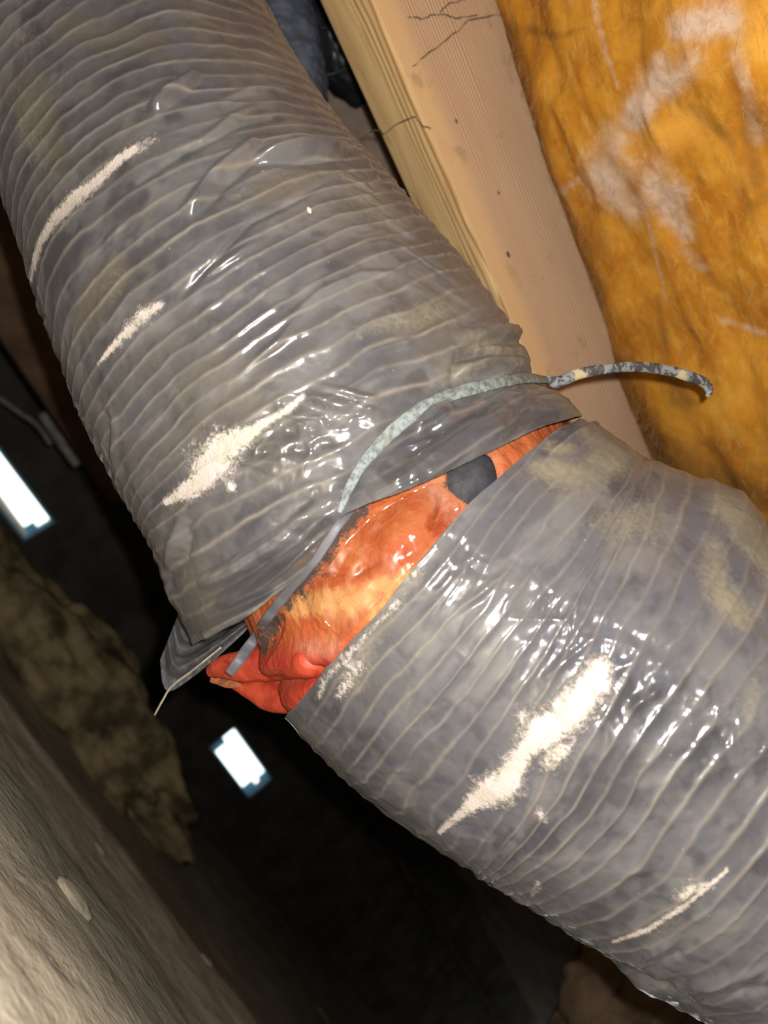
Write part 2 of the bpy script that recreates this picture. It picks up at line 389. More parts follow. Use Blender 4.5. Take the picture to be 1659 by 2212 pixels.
# terrain
gx = np.concatenate([np.linspace(-4, -1.2, 20), np.linspace(-1.15, 1.8, 210), np.linspace(1.9, 6, 20)])
gy = np.concatenate([np.linspace(-1.6, -.1, 14), np.linspace(0, 1.7, 200), np.linspace(1.75, 7, 60)])
X, Y = np.meshgrid(gx, gy, indexing='ij')
Z = 0.02*fbm(X*2.2, Y*2.2, None, 3, 5)+0.012*fbm(X*9, Y*9, None, 3, 8)+.004*fbm(X*40, Y*40, None, 2, 9)
Z *= .35+.65*sstep(.5, .2, Y)
Z += 0.098-.030*sstep(.33, .80, Y)-0.08*sstep(.86, 1.25, Y)
flo = mesh_np('floor', np.stack([X, Y, Z], -1), gridq(len(gx), len(gy)), M_dirt); tag(flo, kind='structure')
# subfloor
cei = box('ceiling', (-4.2, -1.7, ZC), (6.2, 7.2, ZC+.03), M_board); tag(cei, kind='structure')
# far foundation wall with two vent openings
va = at(np.array(88.), np.array(1148.), np.array(2.5)); vb = at(np.array(520.), np.array(1650.), np.array(3.3))
WD = unit(np.array([vb[0]-va[0], vb[1]-va[1], 0])); WN = np.cross(WD, U); WN = WN if WN[1] > 0 else -WN
def wall_uv(px, py):
    r = ray(px, py)@M.T; tt = ((va-CAM)@WN)/(r@WN); p = CAM+r*tt
    return float((p-va)@WD), float(p[2])
def rect(pts):
    a = np.array([wall_uv(*p) for p in pts]); return a[:, 0].min(), a[:, 0].max(), a[:, 1].min(), a[:, 1].max()
v2c = [wall_uv(480, 1592), wall_uv(560, 1708)]; v2t = wall_uv(545, 1620)[1]; v2b = wall_uv(490, 1665)[1]
V2 = (v2c[0][0], v2c[1][0], v2b, v2t)
v1e = wall_uv(90, 1147)[0]; v1t = wall_uv(62, 1050)[1]; v1b = wall_uv(22, 1131)[1]
V1 = (v1e-.42, v1e, v1b, v1t)
print('vents', V1, V2)
us = sorted([-5.0, V1[0], V1[1], V2[0], V2[1], 6.5]); zs = sorted([-.3, V1[2], V1[3], V2[2], V2[3], ZC+.1])
TH = .05
def wp(u, z, d): return va*[1, 1, 0]+WD*u+WN*d+U*z
Vv, Qq = [], []
def quad(a, b, c, d):
    i = len(Vv); Vv.extend([a, b, c, d]); Qq.append([i, i+1, i+2, i+3])
inside = lambda u, z, R: R[0] < u < R[1] and R[2] < z < R[3]
for i in range(len(us)-1):
    for j in range(len(zs)-1):
        cu, cz = (us[i]+us[i+1])/2, (zs[j]+zs[j+1])/2
        if inside(cu, cz, V1) or inside(cu, cz, V2) or zs[j+1]-zs[j] < 1e-6: continue
        for d in (0, TH): quad(wp(us[i], zs[j], d), wp(us[i+1], zs[j], d), wp(us[i+1], zs[j+1], d), wp(us[i], zs[j+1], d))
for Rr in (V1, V2):
    for (a, b) in (((Rr[0], Rr[2]), (Rr[1], Rr[2])), ((Rr[1], Rr[2]), (Rr[1], Rr[3])), ((Rr[1], Rr[3]), (Rr[0], Rr[3])), ((Rr[0], Rr[3]), (Rr[0], Rr[2]))):
        quad(wp(*a, 0), wp(*b, 0), wp(*b, TH), wp(*a, TH))
tag(mesh_np('wall_back', np.array(Vv), np.array(Qq), M_conc, smooth=False), kind='structure')
# the other three walls of the crawl space
def vwall(name, a, b):
    a = np.array(a); b = np.array(b); d = unit(b-a); n = np.array([-d[1], d[0]])*.1
    V = [[*p, z] for z in (-.35, ZC+.1) for p in (a-n, b-n, b+n, a+n)]
    Q = [[0,1,2,3],[7,6,5,4],[0,4,5,1],[1,5,6,2],[2,6,7,3],[3,7,4,0]]
    tag(mesh_np(name, V, Q, M_conc, smooth=False), kind='structure')
wl = (va+WD*-4.6)[:2]; wr = (va+WD*6.0)[:2]
vwall('wall_left', wl, (wl[0], -1.5)); vwall('wall_right', (6.1, wr[1] if wr[1] > 3 else 7), (6.1, -1.5)); vwall('wall_front', (wl[0], -1.5), (6.1, -1.5))
# vents: frame, crooked damper leaf, mesh bars
def vent(name, Rr, damper):
    root = empty(name, wp((Rr[0]+Rr[1])/2, Rr[2], .04)); tag(root, kind='structure')
    w = .010
    for a in ((Rr[0], Rr[0]+w, Rr[2], Rr[3]), (Rr[1]-w, Rr[1], Rr[2], Rr[3]), (Rr[0], Rr[1], Rr[2], Rr[2]+w), (Rr[0], Rr[1], Rr[3]-w, Rr[3])):
        V = np.array([wp(u, z, d) for u in a[:2] for z in a[2:] for d in (.005, .03)])
        o = mesh_np('vent_frame', V, [[0,1,3,2],[4,6,7,5],[0,4,5,1],[2,3,7,6],[0,2,6,4],[1,5,7,3]], M_paint, smooth=False); reparent(o, root)
    for (a, tz) in damper:
        V = np.array([wp(u, z, d+tz) for u in a[:2] for z in a[2:] for d in (.0, .006)])
        o = mesh_np('vent_slat', V, [[0,1,3,2],[4,6,7,5],[0,4,5,1],[2,3,7,6],[0,2,6,4],[1,5,7,3]], M_paint, smooth=False); reparent(o, root)
    return root
L2, H2 = V2[1]-V2[0], V2[3]-V2[2]
vent('window_1', V1, [((V1[1]-.035, V1[1], V1[2]+.02, V1[2]+.06), .02)])
vent('window_2', V2, [((V2[0], V2[0]+L2*.10, V2[2], V2[2]+H2*.5), 0), ((V2[1]-L2*.13, V2[1], V2[2], V2[2]+H2*.45), .03), ((V2[1]-L2*.10, V2[1], V2[2]+H2*.62, V2[3]), .03)])
# mud sill on the far wall
V = np.array([wp(u, z, d) for u in (-4.4, 5.9) for z in (ZJ-.05, ZJ-.012) for d in (-.10, .0)])
o = mesh_np('trim_1', V, [[0,1,3,2],[4,6,7,5],[0,4,5,1],[2,3,7,6],[0,2,6,4],[1,5,7,3]], M_sill, smooth=False); tag(o, kind='structure')

# ---------------------------------------------------------------- joists
def joist(name, dist, mat, x0=-1.2, x1=2.2):
    mwj = np.eye(4); mwj[:3, 0] = JD; mwj[:3, 1] = JN; mwj[:3, 2] = U; mwj[:3, 3] = JP+JN*dist
    if np.linalg.det(mwj[:3, :3]) < 0: mwj[:3, 0] *= -1; x0, x1 = -x1, -x0
    o = box(name, (x0, 0, 0), (x1, JW, .2345), mat, None, .004, Matrix(mwj.tolist())); return o
j0 = joist('floor_joist', 0, M_joist)
tag(j0, 'pale pine floor joist with flame grain lower edge beside the orange insulation', 'joist')
for k, (px, py, r) in enumerate([(1097, 550, .0022), (1076, 417, .0014), (985, 262, .0016)]):
    rr = ray(px, py)@M.T; tt = ((JP-CAM)@JN)/(rr@JN); p = CAM+rr*tt-JN*.0002
    th = np.linspace(0, 2*np.pi, 12, endpoint=False)
    ring = np.array([p+JD*math.cos(a)*r*1.3+U*math.sin(a)*r*.75-JN*.0003 for a in th]); rin = np.array([p+JD*math.cos(a)*r*.5+U*math.sin(a)*r*.3-JN*.0008 for a in th])
    V = np.vstack([ring, rin, p[None]-JN*.0009]); Q = gridq(2, 12, True); T = [[12+i, 12+(i+1) % 12, 24] for i in range(12)]
    o = mesh_mixed('knot', V, Q, T, M_knot); reparent(o, j0)
labels = ['second dim brown joist beyond the pale pine joist', 'third dark joist further toward the far wall', 'fourth dark joist near the far wall', 'farthest dark joist before the far wall']
for k in range(1):
    o = joist('floor_joist', .406*(k+1), M_board, -1.5, 3.0); tag(o, labels[k], 'joist')

# ---------------------------------------------------------------- insulation batt between the joists
# height of its edge on the joist side, from where it covers the wood
ed = []
for px, py in ((1010, -180), (1075, 0), (1108, 120), (1150, 250), (1172, 330), (1205, 420), (1250, 540), (1290, 640), (1315, 720), (1330, 790), (1352, 860), (1392, 950), (1430, 1040), (1500, 1180)):
    rr = ray(px, py)@M.T; tt = ((JP-CAM)@JN)/(rr@JN); p = CAM+rr*tt; ed.append(((p-JP)@JD, p[2]))
ed = np.array(ed)
nu, nv = 520, 300
uu = np.linspace(-.35, 1.15, nu); vv = np.concatenate([np.linspace(0, .06, 70), np.linspace(.062, .50, nv-70)])
UU, VV = np.meshgrid(uu, vv, indexing='ij')
ze = np.interp(uu, ed[:, 0], ed[:, 1])
ze = np.convolve(np.pad(ze, 6, mode='edge'), np.ones(13)/13, 'valid')
zm = ZJ+.085
Zb = ze[:, None]+(zm-ze[:, None])*sstep(.0, .22, VV)
Zb = Zb-.020*(1-np.exp(-VV/.020))*(1-sstep(.05, .30, VV))              # puffs out next to the wood
Zb += .022*fbm(UU*7, VV*10, None, 3, 21)*sstep(0, .05, VV)
rid = 1-np.abs(fbm(UU*6+.5*vnoise(UU*9, VV*9, None, 3), VV*24+.6*vnoise(UU*7, VV*7, None, 4), None, 3, 31))
Zb -= .0045*(rid-.7)*sstep(.005, .06, VV)
Zb += .0018*fbm(UU*30, VV*55, None, 3, 41, .5)
P3 = JP*[1, 1, 0]+JD*UU[..., None]-JN*(VV-.0005)[..., None]+U*Zb[..., None]
PX, PY = proj(P3)
def blobs(lst, k=1.0):
    m = np.zeros(PX.shape)
    for pts in lst:
        d, w, _, _ = polydist(PX, PY, pts); m = np.maximum(m, np.exp(-(d/(w*k))**2))
    return m
nzz = fbm(PX/60, PY/60, None, 3, 51)
pale = blobs([[(1432, 140, 34), (1420, 170, 44), (1385, 225, 38), (1340, 300, 50), (1300, 370, 52), (1345, 420, 48), (1378, 450, 40)],
              [(1378, 380, 70), (1440, 430, 55), (1480, 500, 30)], [(1480, 60, 40), (1560, 40, 60)], [(1490, 130, 40), (1440, 190, 30)]], 1.0)*(.85+.5*nzz)
pale = np.maximum(pale, .55*blobs([[(1280, 0, 10), (1310, 120, 8), (1335, 190, 7)], [(1400, 480, 7), (1440, 650, 5)], [(1215, 410, 14), (1250, 390, 12)], [(1480, 540, 20), (1520, 580, 12)], [(1590, 120, 25), (1640, 300, 22)], [(1560, 690, 10), (1650, 720, 10)]]))
dark = .55*np.exp(-VV/.02)+.60*blobs([[(1085, 70, 14), (1150, 65, 12), (1215, 80, 10), (1260, 60, 6)], [(1105, 60, 24), (1140, 250, 16), (1200, 420, 18), (1255, 540, 20), (1300, 640, 18)], [(1235, 490, 26), (1270, 530, 40)], [(1340, 800, 26), (1400, 950, 30), (1500, 1040, 40), (1640, 1080, 50)], [(1420, 640, 10), (1440, 760, 10)], [(1610, 260, 16), (1640, 430, 30)], [(1630, 0, 10), (1560, 60, 8)], [(1480, 860, 30), (1420, 800, 14)], [(1490, 230, 10), (1580, 300, 16), (1600, 350, 16)]], 1.5)+.25*sstep(650, 1050, PY)  # darker beside the joist, along the listed lines and further down the frame
bright = .6*blobs([[(1640, 40, 60), (1659, 100, 40)], [(1430, 290, 40), (1480, 270, 40)], [(1200, 180, 40)]])  # bright patches; the corner nearest the flash is painted brighter
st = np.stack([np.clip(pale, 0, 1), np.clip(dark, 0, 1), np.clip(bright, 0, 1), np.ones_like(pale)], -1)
n0 = nu*nv
top = P3.copy(); top[..., 2] = ZC-.002
ring = np.concatenate([np.arange(nv), np.arange(1, nu)*nv+nv-1, (nu-1)*nv+np.arange(nv-2, -1, -1), np.arange(nu-2, 0, -1)*nv])
Vall = np.vstack([P3.reshape(-1, 3), top.reshape(-1, 3)[ring]]); m = len(ring); a = np.arange(m); b_ = (a+1) % m
Qall = np.vstack([gridq(nu, nv), np.stack([ring[a], ring[b_], n0+b_, n0+a], 1)])
stall = np.vstack([st.reshape(-1, 4), st.reshape(-1, 4)[ring]])
# local frame along the joist so that the fibre grain runs with it
mwb = np.eye(4); mwb[:3, 0] = JD; mwb[:3, 1] = np.cross(U, JD); mwb[:3, 2] = U; mwb[:3, 3] = JP
loc = (Vall-JP) @ mwb[:3, :3]
batt = mesh_np('insulation_batt', loc, Qall, M_amber, attrs={'stains_tones': stall}); batt.matrix_world = Matrix(mwb.tolist())
tag(batt, 'amber orange glass wool insulation batt filling the bay beside the pine joist', 'insulation')
# loose fibres standing off the batt
rng = np.random.default_rng(4)
sel = rng.choice(np.flatnonzero((PX.ravel() > 1050) & (PX.ravel() < 1720) & (PY.ravel() > -60) & (PY.ravel() < 1150)), 2600)
P0 = P3.reshape(-1, 3)[sel]; nf = len(sel)
dirn = unit(JD*rng.normal(1, .5, (nf, 1))-JN*rng.normal(0, .6, (nf, 1))-U*rng.uniform(.0, .5, (nf, 1)))
side = unit(np.cross(dirn, rng.normal(size=(nf, 3))))
Ln = rng.uniform(.004, .016, (nf, 1)); k = np.linspace(0, 1, 5)
Fv = []
for kk in k:
    c = P0+dirn*Ln*kk+side*Ln*.35*np.sin(kk*2.4)-U*.0012*math.sin(kk*math.pi)
    for q3 in range(3):
        ang = q3*2.094; s2 = np.cross(dirn, side)
        Fv.append(c+(side*math.cos(ang)+s2*math.sin(ang))*.00012*(1.05-kk))
Fv = np.stack(Fv, 1); Qf = gridq(5, 3, True)
Qf = (Qf[None]+np.arange(nf)[:, None, None]*15).reshape(-1, 4)
M_fibre = simple('pale_fibre', (0.62, 0.42, 0.2, 1), .6, .4, 50.)
o = mesh_np('loose_fibre', Fv, Qf, M_fibre); tag(o, kind='stuff'); reparent(o, batt)

# ---------------------------------------------------------------- the flexible duct
PITCHR = .0094
def duct_axis(st, n):
    """st rows: Lx, Ly, Rx, Ry, depth of the axis. Gives n centres and radii whose outline passes those pixels"""
    st = np.asarray(st, float)
    rl, rr = unit(ray(st[:, 0], st[:, 1])), unit(ray(st[:, 2], st[:, 3]))
    bis = unit(rl+rr); al = np.arccos(np.clip((rl*rr).sum(1), -1, 1))/2
    D = st[:, 4]/bis[:, 2]
    C = c2w(bis*D[:, None]); r = D*np.sin(al)
    CR = catmull(np.c_[C, r], 600)
    s = np.r_[0, np.cumsum(np.linalg.norm(np.diff(CR[:, :3], axis=0), axis=1))]
    sn = np.linspace(0, s[-1], n)
    out = np.stack([np.interp(sn, s, CR[:, i]) for i in range(4)], 1)
    k = max(3, n//14)|1                                   # smooth the path a little
    pad = np.pad(out, ((k//2, k//2), (0, 0)), mode='reflect', reflect_type='odd')
    out = np.stack([np.convolve(pad[:, i], np.ones(k)/k, 'valid') for i in range(4)], 1)
    return out[:, :3], out[:, 3], sn
def fit_outline(st, lift=.001):
    """nudge the stations a little, smoothly, so that the tube outline passes the wanted pixels"""
    st = np.asarray(st, float); wk = st.copy(); n = len(st)
    rays = [unit(ray(st[:, 0], st[:, 1]))@M.T, unit(ray(st[:, 2], st[:, 3]))@M.T]
    ax = unit(st[:, 2:4]-st[:, 0:2]); cor = np.zeros((2, n)); best = None
    for it in range(16):
        for k, sg in ((0, -1), (1, 1)): wk[:, 2*k:2*k+2] = st[:, 2*k:2*k+2]+sg*ax*cor[k][:, None]
        C, r, _ = duct_axis(wk, 700); d = C-CAM; res = np.zeros((2, n))
        for k in (0, 1):
            t_ = d@rays[k].T; dist = np.linalg.norm(d[:, None]-t_[..., None]*rays[k][None], axis=2)-r[:, None]-lift
            i = dist.argmin(0); res[k] = dist.min(0)*F/np.maximum(t_[i, np.arange(n)], .1)
        if it == 0: print('outline before', res.round(0).tolist())
        sc_ = np.abs(res[:, 1:-1]).mean()
        if best is None or sc_ < best[0]: best = (sc_, wk.copy(), res.copy())
        cor += .45*np.clip(res, -40, 40)
        p = np.pad(cor, ((0, 0), (1, 1)), mode='edge'); cor = .2*p[:, :-2]+.6*p[:, 1:-1]+.2*p[:, 2:]
    print('outline after', best[2].round(0).tolist())
    return best[1]
def thetas(nf, nb, half=math.radians(105)):
    return np.concatenate([np.linspace(-half, half, nf, endpoint=False), np.linspace(half, 2*math.pi-half, nb, endpoint=False)])
class Tube:
    def __init__(s, st, fit=True):
        if fit: st = fit_outline(st)
        s.C, s.r, s.s = duct_axis(st, 700)
        T = unit(np.gradient(s.C, axis=0)); N = unit(CAM-s.C); N = unit(N-(N*T).sum(1, keepdims=True)*T)
        s.T, s.N, s.B = T, N, np.cross(T, N); s.L = s.s[-1]
    def frame(s, q):
        f = lambda A: np.stack([np.interp(q, s.s, A[:, i]) for i in range(3)], -1)
        return f(s.C), np.interp(q, s.s, s.r), unit(f(s.N)), unit(f(s.B))
    def P(s, q, th, dr=0.):
        C, r, N, B = s.frame(q)
        n = np.cos(th)[..., None]*N+np.sin(th)[..., None]*B
        return C+(r+dr)[..., None]*n, n
    def edge(s, th, curve, first):
        """axial position per theta where the surface crosses a pixel curve given in rotated coords"""
        q = np.linspace(0, s.L, 500); Q, TH = np.meshgrid(q, th, indexing='ij'); P, n = s.P(Q, TH)
        x, y = proj(P); a = .6*x+.8*y; b = .8*x-.6*y
        c = np.asarray(curve, float); ca, cb = .6*c[:, 0]+.8*c[:, 1], .8*c[:, 0]-.6*c[:, 1]
        o = np.argsort(cb); g = a-np.interp(b, cb[o], ca[o])
        idx = np.argmax(g > 0, axis=0); idx[~(g > 0).any(0)] = 499
        e = q[idx]; front = (np.abs(((th+np.pi) % (2*np.pi))-np.pi) < math.radians(80))
        thn = ((th+np.pi) % (2*np.pi))-np.pi; o2 = np.argsort(thn)
        f2 = front[o2]; xs = thn[o2][f2]; es = e[o2][f2]
        es = np.convolve(np.pad(es, 4, mode='edge'), np.ones(9)/9, 'valid')
        xs2 = np.r_[xs[-1]-2*np.pi, xs, xs[0]+2*np.pi]; es2 = np.r_[es[-1], es, es[0]]
        return np.interp(thn, xs2, es2)
sub = lambda X, Y, lst: None
def gauss_lines(X, Y, lst):
    """sum of crease ridges: each (amp_mm, width_px, [(x,y)...])"""
    h = np.zeros(X.shape)
    for amp, w, pts in lst:
        d, _, sd, tt = polydist(X, Y, pts); fade = np.sin(np.clip(tt, .02, .98)*np.pi)**.5
        h += amp*.001*np.exp(-(d/w)**2)*fade
    return h
def mask_lines(X, Y, lst):
    m = np.zeros(X.shape)
    for strength, pts in lst:
        d, w, _, _ = polydist(X, Y, pts); m = np.maximum(m, strength*np.exp(-(d/w)**2))
    return m

def jacket(name, tb, q0, q1, ns, seed, creases, crush, powder, dustl, shinel, mat, label, parent, tie=None, twist=1.0, ribgain=1.0, nf=430, sagk=1.0, extra=None, smoothzone=None, ridge=.00042, mudgain=1.0, cleanl=[], fold_shade=[], mudl=[]):
    th = thetas(nf, 90); v = np.linspace(0, 1, ns)
    VV, TH = np.meshgrid(v, th, indexing='ij')
    Qs = q0[None, :]+(q1-q0)[None, :]*VV
    P, n = tb.P(Qs, TH); C, r, _, _ = tb.frame(Qs)
    X, Y = proj(P); thn = ((TH+np.pi) % (2*np.pi))-np.pi
    arc = r*thn; front = np.cos(thn) > -.25
    cx, sy_ = np.cos(TH)*1.0, np.sin(TH)*1.0
    warp = .48*fbm(Qs*16, cx*2.0, sy_*2.0, 2, seed)+.20*fbm(Qs*48, cx*6, sy_*6, 3, seed+5)
    ph = Qs/PITCHR+twist*thn/(2*np.pi)+warp
    f = ph-np.floor(ph); d = np.minimum(f, 1-f); rid = np.floor(ph+.5)
    ribamp = .6+.5*vnoise(rid*7.3, cx*3, sy_*3, seed+9)
    smz = np.zeros(X.shape) if smoothzone is None else mask_lines(X, Y, smoothzone)
    dr = ridge*np.exp(-(d/.11)**2)*ribamp*(1-.8*smz)
    sag = .5+.5*vnoise(Qs*40, cx*3, sy_*3, seed+11)
    dr -= sagk*.00055*np.sin(np.pi*f)**1.0*(.5+sag)*(1-.8*smz)
    dr += .0035*fbm(Qs*11, cx*1.7, sy_*1.7, 2, seed+20)
    wr = fbm(Qs*70+1.2*vnoise(Qs*20, cx*5, sy_*5, seed+3), cx*4.2, sy_*4.2, 2, seed+30)
    dr += .0008*(1-np.abs(wr)*2.2)*sstep(-.2, .5, vnoise(Qs*18, cx*3, sy_*3, seed+4))
    dr += .00012*fbm(Qs*260, cx*28, sy_*28, 2, seed+33)
    fr = np.where(front, 1., 0.)
    dr += gauss_lines(X, Y, creases)*fr
    if crush is not None:
        cm = mask_lines(X, Y, crush)*fr
        a1 = np.abs(fbm(X/62+.6*vnoise(X/70, Y/70, None, 61), Y/44, None, 2, seed+50, .5)); a2 = np.abs(fbm(X/26+.4*a1, Y/38+2*a1, None, 2, seed+55))
        dr += cm*(.0055*(.35-a1)+.0012*(.3-a2))
    if tie is not None:
        dt, wt, sd, _ = polydist(X, Y, tie)
        dr -= .0045*np.exp(-(dt/30)**2)*fr*np.clip(wt, 0, 1)
    if extra is not None: dr = dr+extra(X, Y, Qs, thn, r, VV)*1.0
    P = P+n*dr[..., None]
    X, Y = proj(P)
    nrmz = n[..., 2]
    rib = np.exp(-(d/.095)**2)*np.clip(.72+.6*vnoise(rid*3.1, cx*4, sy_*4, seed+60)+.25*vnoise(Qs*30, cx*3, sy_*3, seed+62), 0, 1)*ribgain*(1-.75*smz)
    du = .62*sstep(.45, .98, nrmz)+.30*fbm(Qs*16, cx*3.5, sy_*3.5, 3, seed+70)*sstep(-.6, .6, nrmz)
    du = np.maximum(du*(1-np.clip(mask_lines(X, Y, cleanl)*fr, 0, 1)), mask_lines(X, Y, dustl)*fr); po = mask_lines(X, Y, [(k_, [(a_, b_, c_*1.3) for a_, b_, c_ in l_]) for k_, l_ in powder])*fr
    sh = np.clip(.75*sstep(.75, .97, np.cos(thn))+mask_lines(X, Y, shinel)*fr-.3*sstep(.5, .95, nrmz), 0, 1)
    st = np.stack([np.clip(rib, 0, 1), np.clip(po, 0, 1), np.clip(du, 0, 1), sh], -1)
    hz = .45+.75*fbm(Qs*85+.5*fbm(Qs*20, cx*4, sy_*4, 2, seed+83), cx*4.5, sy_*4.5, 3, seed+80, .6)+.35*fbm(Qs*14, cx*2, sy_*2, 2, seed+81)
    dk = .40+.70*fbm(Qs*70, cx*5.5, sy_*5.5, 3, seed+85, .6)+.35*fbm(Qs*11, cx*2.2, sy_*2.2, 2, seed+86); dk = np.maximum(dk*.95, mask_lines(X, Y, fold_shade)*fr)  # random dark streaks, then the dark of the slack folds painted in
    mu = .30+.8*fbm(Qs*13, cx*2.6, sy_*2.6, 3, seed+88); mu = np.maximum(mu*mudgain, mask_lines(X, Y, mudl)*fr)
    gm = np.stack([np.clip(hz, 0, 1), np.clip(dk, 0, 1), np.clip(mu, 0, 1), np.ones_like(hz)], -1)
    o = mesh_np(name, P, gridq(ns, len(th), True), mat, attrs={'stains_tones': st, 'grime_fold_shade': gm})
    reparent(o, parent)
    if label: tag(o, label)
    return o

stU = [(-330, -420, 400, -420, .50), (-230, -150, 490, -130, .49), (-95, 150, 603, 48, .48), (5, 430, 690, 175, .47), (60, 610, 795, 320, .465), (85, 720, 892, 440, .462),
       (150, 865, 1000, 560, .46), (225, 1010, 1100, 680, .458), (285, 1115, 1168, 775, .456), (335, 1225, 1215, 845, .455), (376, 1325, 1262, 890, .455), (420, 1430, 1330, 960, .455), (480, 1560, 1420, 1080, .455)]
stL = [(470, 1420, 1150, 760, .452), (540, 1495, 1215, 850, .45), (612, 1563, 1290, 915, .447), (700, 1655, 1375, 962, .443), (800, 1738, 1470, 1030, .438), (960, 1850, 1590, 1075, .430), (1150, 1980, 1730, 1190, .420), (1300, 2082, 1880, 1310, .412), (1430, 2158, 2010, 1420, .405), (1560, 2245, 2140, 1530, .40), (1720, 2350, 2300, 1650, .395), (1900, 2470, 2480, 1790, .39)]
stW = [(520, 1130, 1160, 800, .455), (560, 1220, 1200, 850, .454), (590, 1300, 1232, 890, .452), (560, 1400, 1248, 925, .451), (585, 1505, 1285, 950, .450), (640, 1590, 1340, 985, .447), (740, 1680, 1420, 1050, .443), (850, 1765, 1500, 1120, .44)]
tu, tl, tw = Tube(stU), Tube(stL), Tube(stW, False)
tw.r = tw.r-.004; 
duct = empty('flexible_duct', tl.C[0])
tag(duct, 'grey ribbed flexible air duct with its jacket torn open, orange wool showing', 'duct')
bpy.context.view_layer.update()

HEM = [(300, 1400), (372, 1362), (410, 1392), (470, 1362), (530, 1330), (590, 1287), (630, 1256), (674, 1204), (706, 1150), (726, 1116), (800, 1082), (870, 1060), (940, 1030), (1060, 972), (1160, 925), (1262, 893), (1330, 850)]
EDGE = [(560, 1600), (606, 1556), (640, 1520), (690, 1455), (740, 1400), (800, 1338), (845, 1285), (890, 1228), (940, 1168), (990, 1110), (1030, 1068), (1070, 1035), (1115, 995), (1160, 958), (1205, 922), (1258, 896), (1320, 850)]
TIE = [(1196, 806), (1150, 812), (1100, 822), (1050, 832), (1000, 845), (950, 862), (900, 888), (860, 920), (820, 955), (790, 990), (765, 1030), (745, 1070), (730, 1105)]
TIEW = [(x, y, w) for (x, y), w in zip(TIE, [1, 1, 1, 1, 1, .9, .9, .8, .8, .7, .6, .5, .4])]

th = thetas(430, 90)
eh = tu.edge(th, HEM, True)
creU = [(3.0, 14, [(1120, 800), (1075, 815), (1000, 835), (930, 850)]), (-3, 10, [(1130, 770), (1060, 762), (990, 775), (975, 820)]), (2.5, 9, [(985, 720), (1030, 705), (1100, 690)]),
        (3.5, 9, [(683, 835), (760, 850), (830, 872)]), (-3, 8, [(690, 848), (770, 866), (835, 880)]), (3.0, 8, [(660, 855), (720, 880), (760, 890)]),
(3, 8, [(1230, 880), (1160, 880), (1090, 900)]), (-3, 9, [(1250, 893), (1180, 905), (1110, 930)]),
        (4.5, 11, [(720, 1112), (690, 1140), (640, 1190), (560, 1240), (480, 1290)]), (-5, 12, [(720, 1105), (670, 1160), (600, 1210), (500, 1265), (430, 1300)]),
        (4.5, 10, [(700, 1150), (640, 1215), (580, 1262), (500, 1300)]), (-4.5, 10, [(690, 1185), (640, 1235), (560, 1290), (470, 1330)]), (4, 9, [(600, 1270), (520, 1320), (430, 1360)]),
        (4, 12, [(395, 1110), (375, 1190), (368, 1240)]), (-4.5, 12, [(410, 1130), (395, 1210), (350, 1260)]), (2.4, 9, [(330, 1230), (360, 1260), (390, 1320)]),
        (2.2, 9, [(560, 300), (500, 345), (440, 400), (400, 450)]), (-2.4, 8, [(700, 345), (600, 345), (545, 350), (500, 390), (430, 470)]), (2.5, 10, [(750, 318), (640, 322), (560, 335)]), (-3.2, 13, [(745, 340), (640, 345), (555, 355)]),
        (2.2, 8, [(560, 230), (500, 255), (440, 300)]), (-2, 8, [(640, 250), (520, 270), (400, 330), (300, 400)]), (2.5, 9, [(430, 160), (370, 200), (330, 240)]), (1.8, 8, [(640, 190), (560, 190), (480, 215)]),
        (-2.2, 8, [(700, 395), (640, 430), (540, 480), (430, 600), (395, 640)]), (1.8, 8, [(560, 520), (500, 560), (440, 600)]), (2, 8, [(870, 590), (780, 590), (690, 630), (630, 680)]), (2.2, 8, [(640, 690), (600, 740), (560, 770)]),
        (2.0, 8, [(230, 880), (250, 900), (250, 1000), (270, 1080)]), (-1.6, 9, [(210, 860), (240, 905), (235, 990)]), (2, 8, [(980, 690), (880, 740), (800, 760)]), (-2, 8, [(1150, 740), (1060, 735), (1000, 750)])]
crushU = [(1.0, [(560, 1010, 50), (640, 930, 70), (720, 905, 60), (790, 890, 40)]), (.7, [(850, 1020, 40), (960, 950, 60), (1060, 900, 50), (1160, 870, 40)]), (.5, [(700, 1080, 50), (600, 1180, 60), (480, 1270, 60)]), (.45, [(1130, 730, 60), (1050, 780, 60)])]
powU = [(.95, [(64, 604, 5), (85, 525, 7), (120, 470, 11), (160, 430, 15), (205, 395, 11), (255, 345, 9), (285, 325, 10)]), (.5, [(285, 325, 12), (330, 300, 10)]),
        (.85, [(212, 785, 4), (245, 748, 7), (285, 705, 14), (310, 680, 14), (345, 658, 7)]),
        (1.0, [(358, 1085, 7), (390, 1068, 13), (425, 1048, 20), (450, 1010, 34), (480, 970, 34), (520, 948, 22), (570, 915, 9), (620, 885, 7), (655, 855, 6)]), (.9, [(498, 1050, 11), (500, 1052, 11)]),
        (.45, [(420, 980, 20), (470, 940, 20)])]
dusU = [(.75, [(1040, 740, 40), (1120, 760, 40), (1170, 790, 30)]), (.8, [(1150, 840, 22), (1210, 850, 26), (1250, 880, 24)]), (.55, [(780, 715, 30), (900, 690, 35), (1000, 650, 30)]), (.55, [(860, 480, 50), (760, 390, 40)]),
        (.42, [(230, 620, 50), (240, 590, 40)]), (.42, [(80, 330, 50), (40, 200, 50)]), (.38, [(260, 940, 25), (230, 870, 20)]), (.40, [(520, 420, 40), (640, 400, 40)]), (.4, [(560, 20, 40), (620, 110, 30)]), (.5, [(1000, 800, 40), (940, 830, 30)]), (.35, [(180, 40, 60), (60, 90, 60)])]
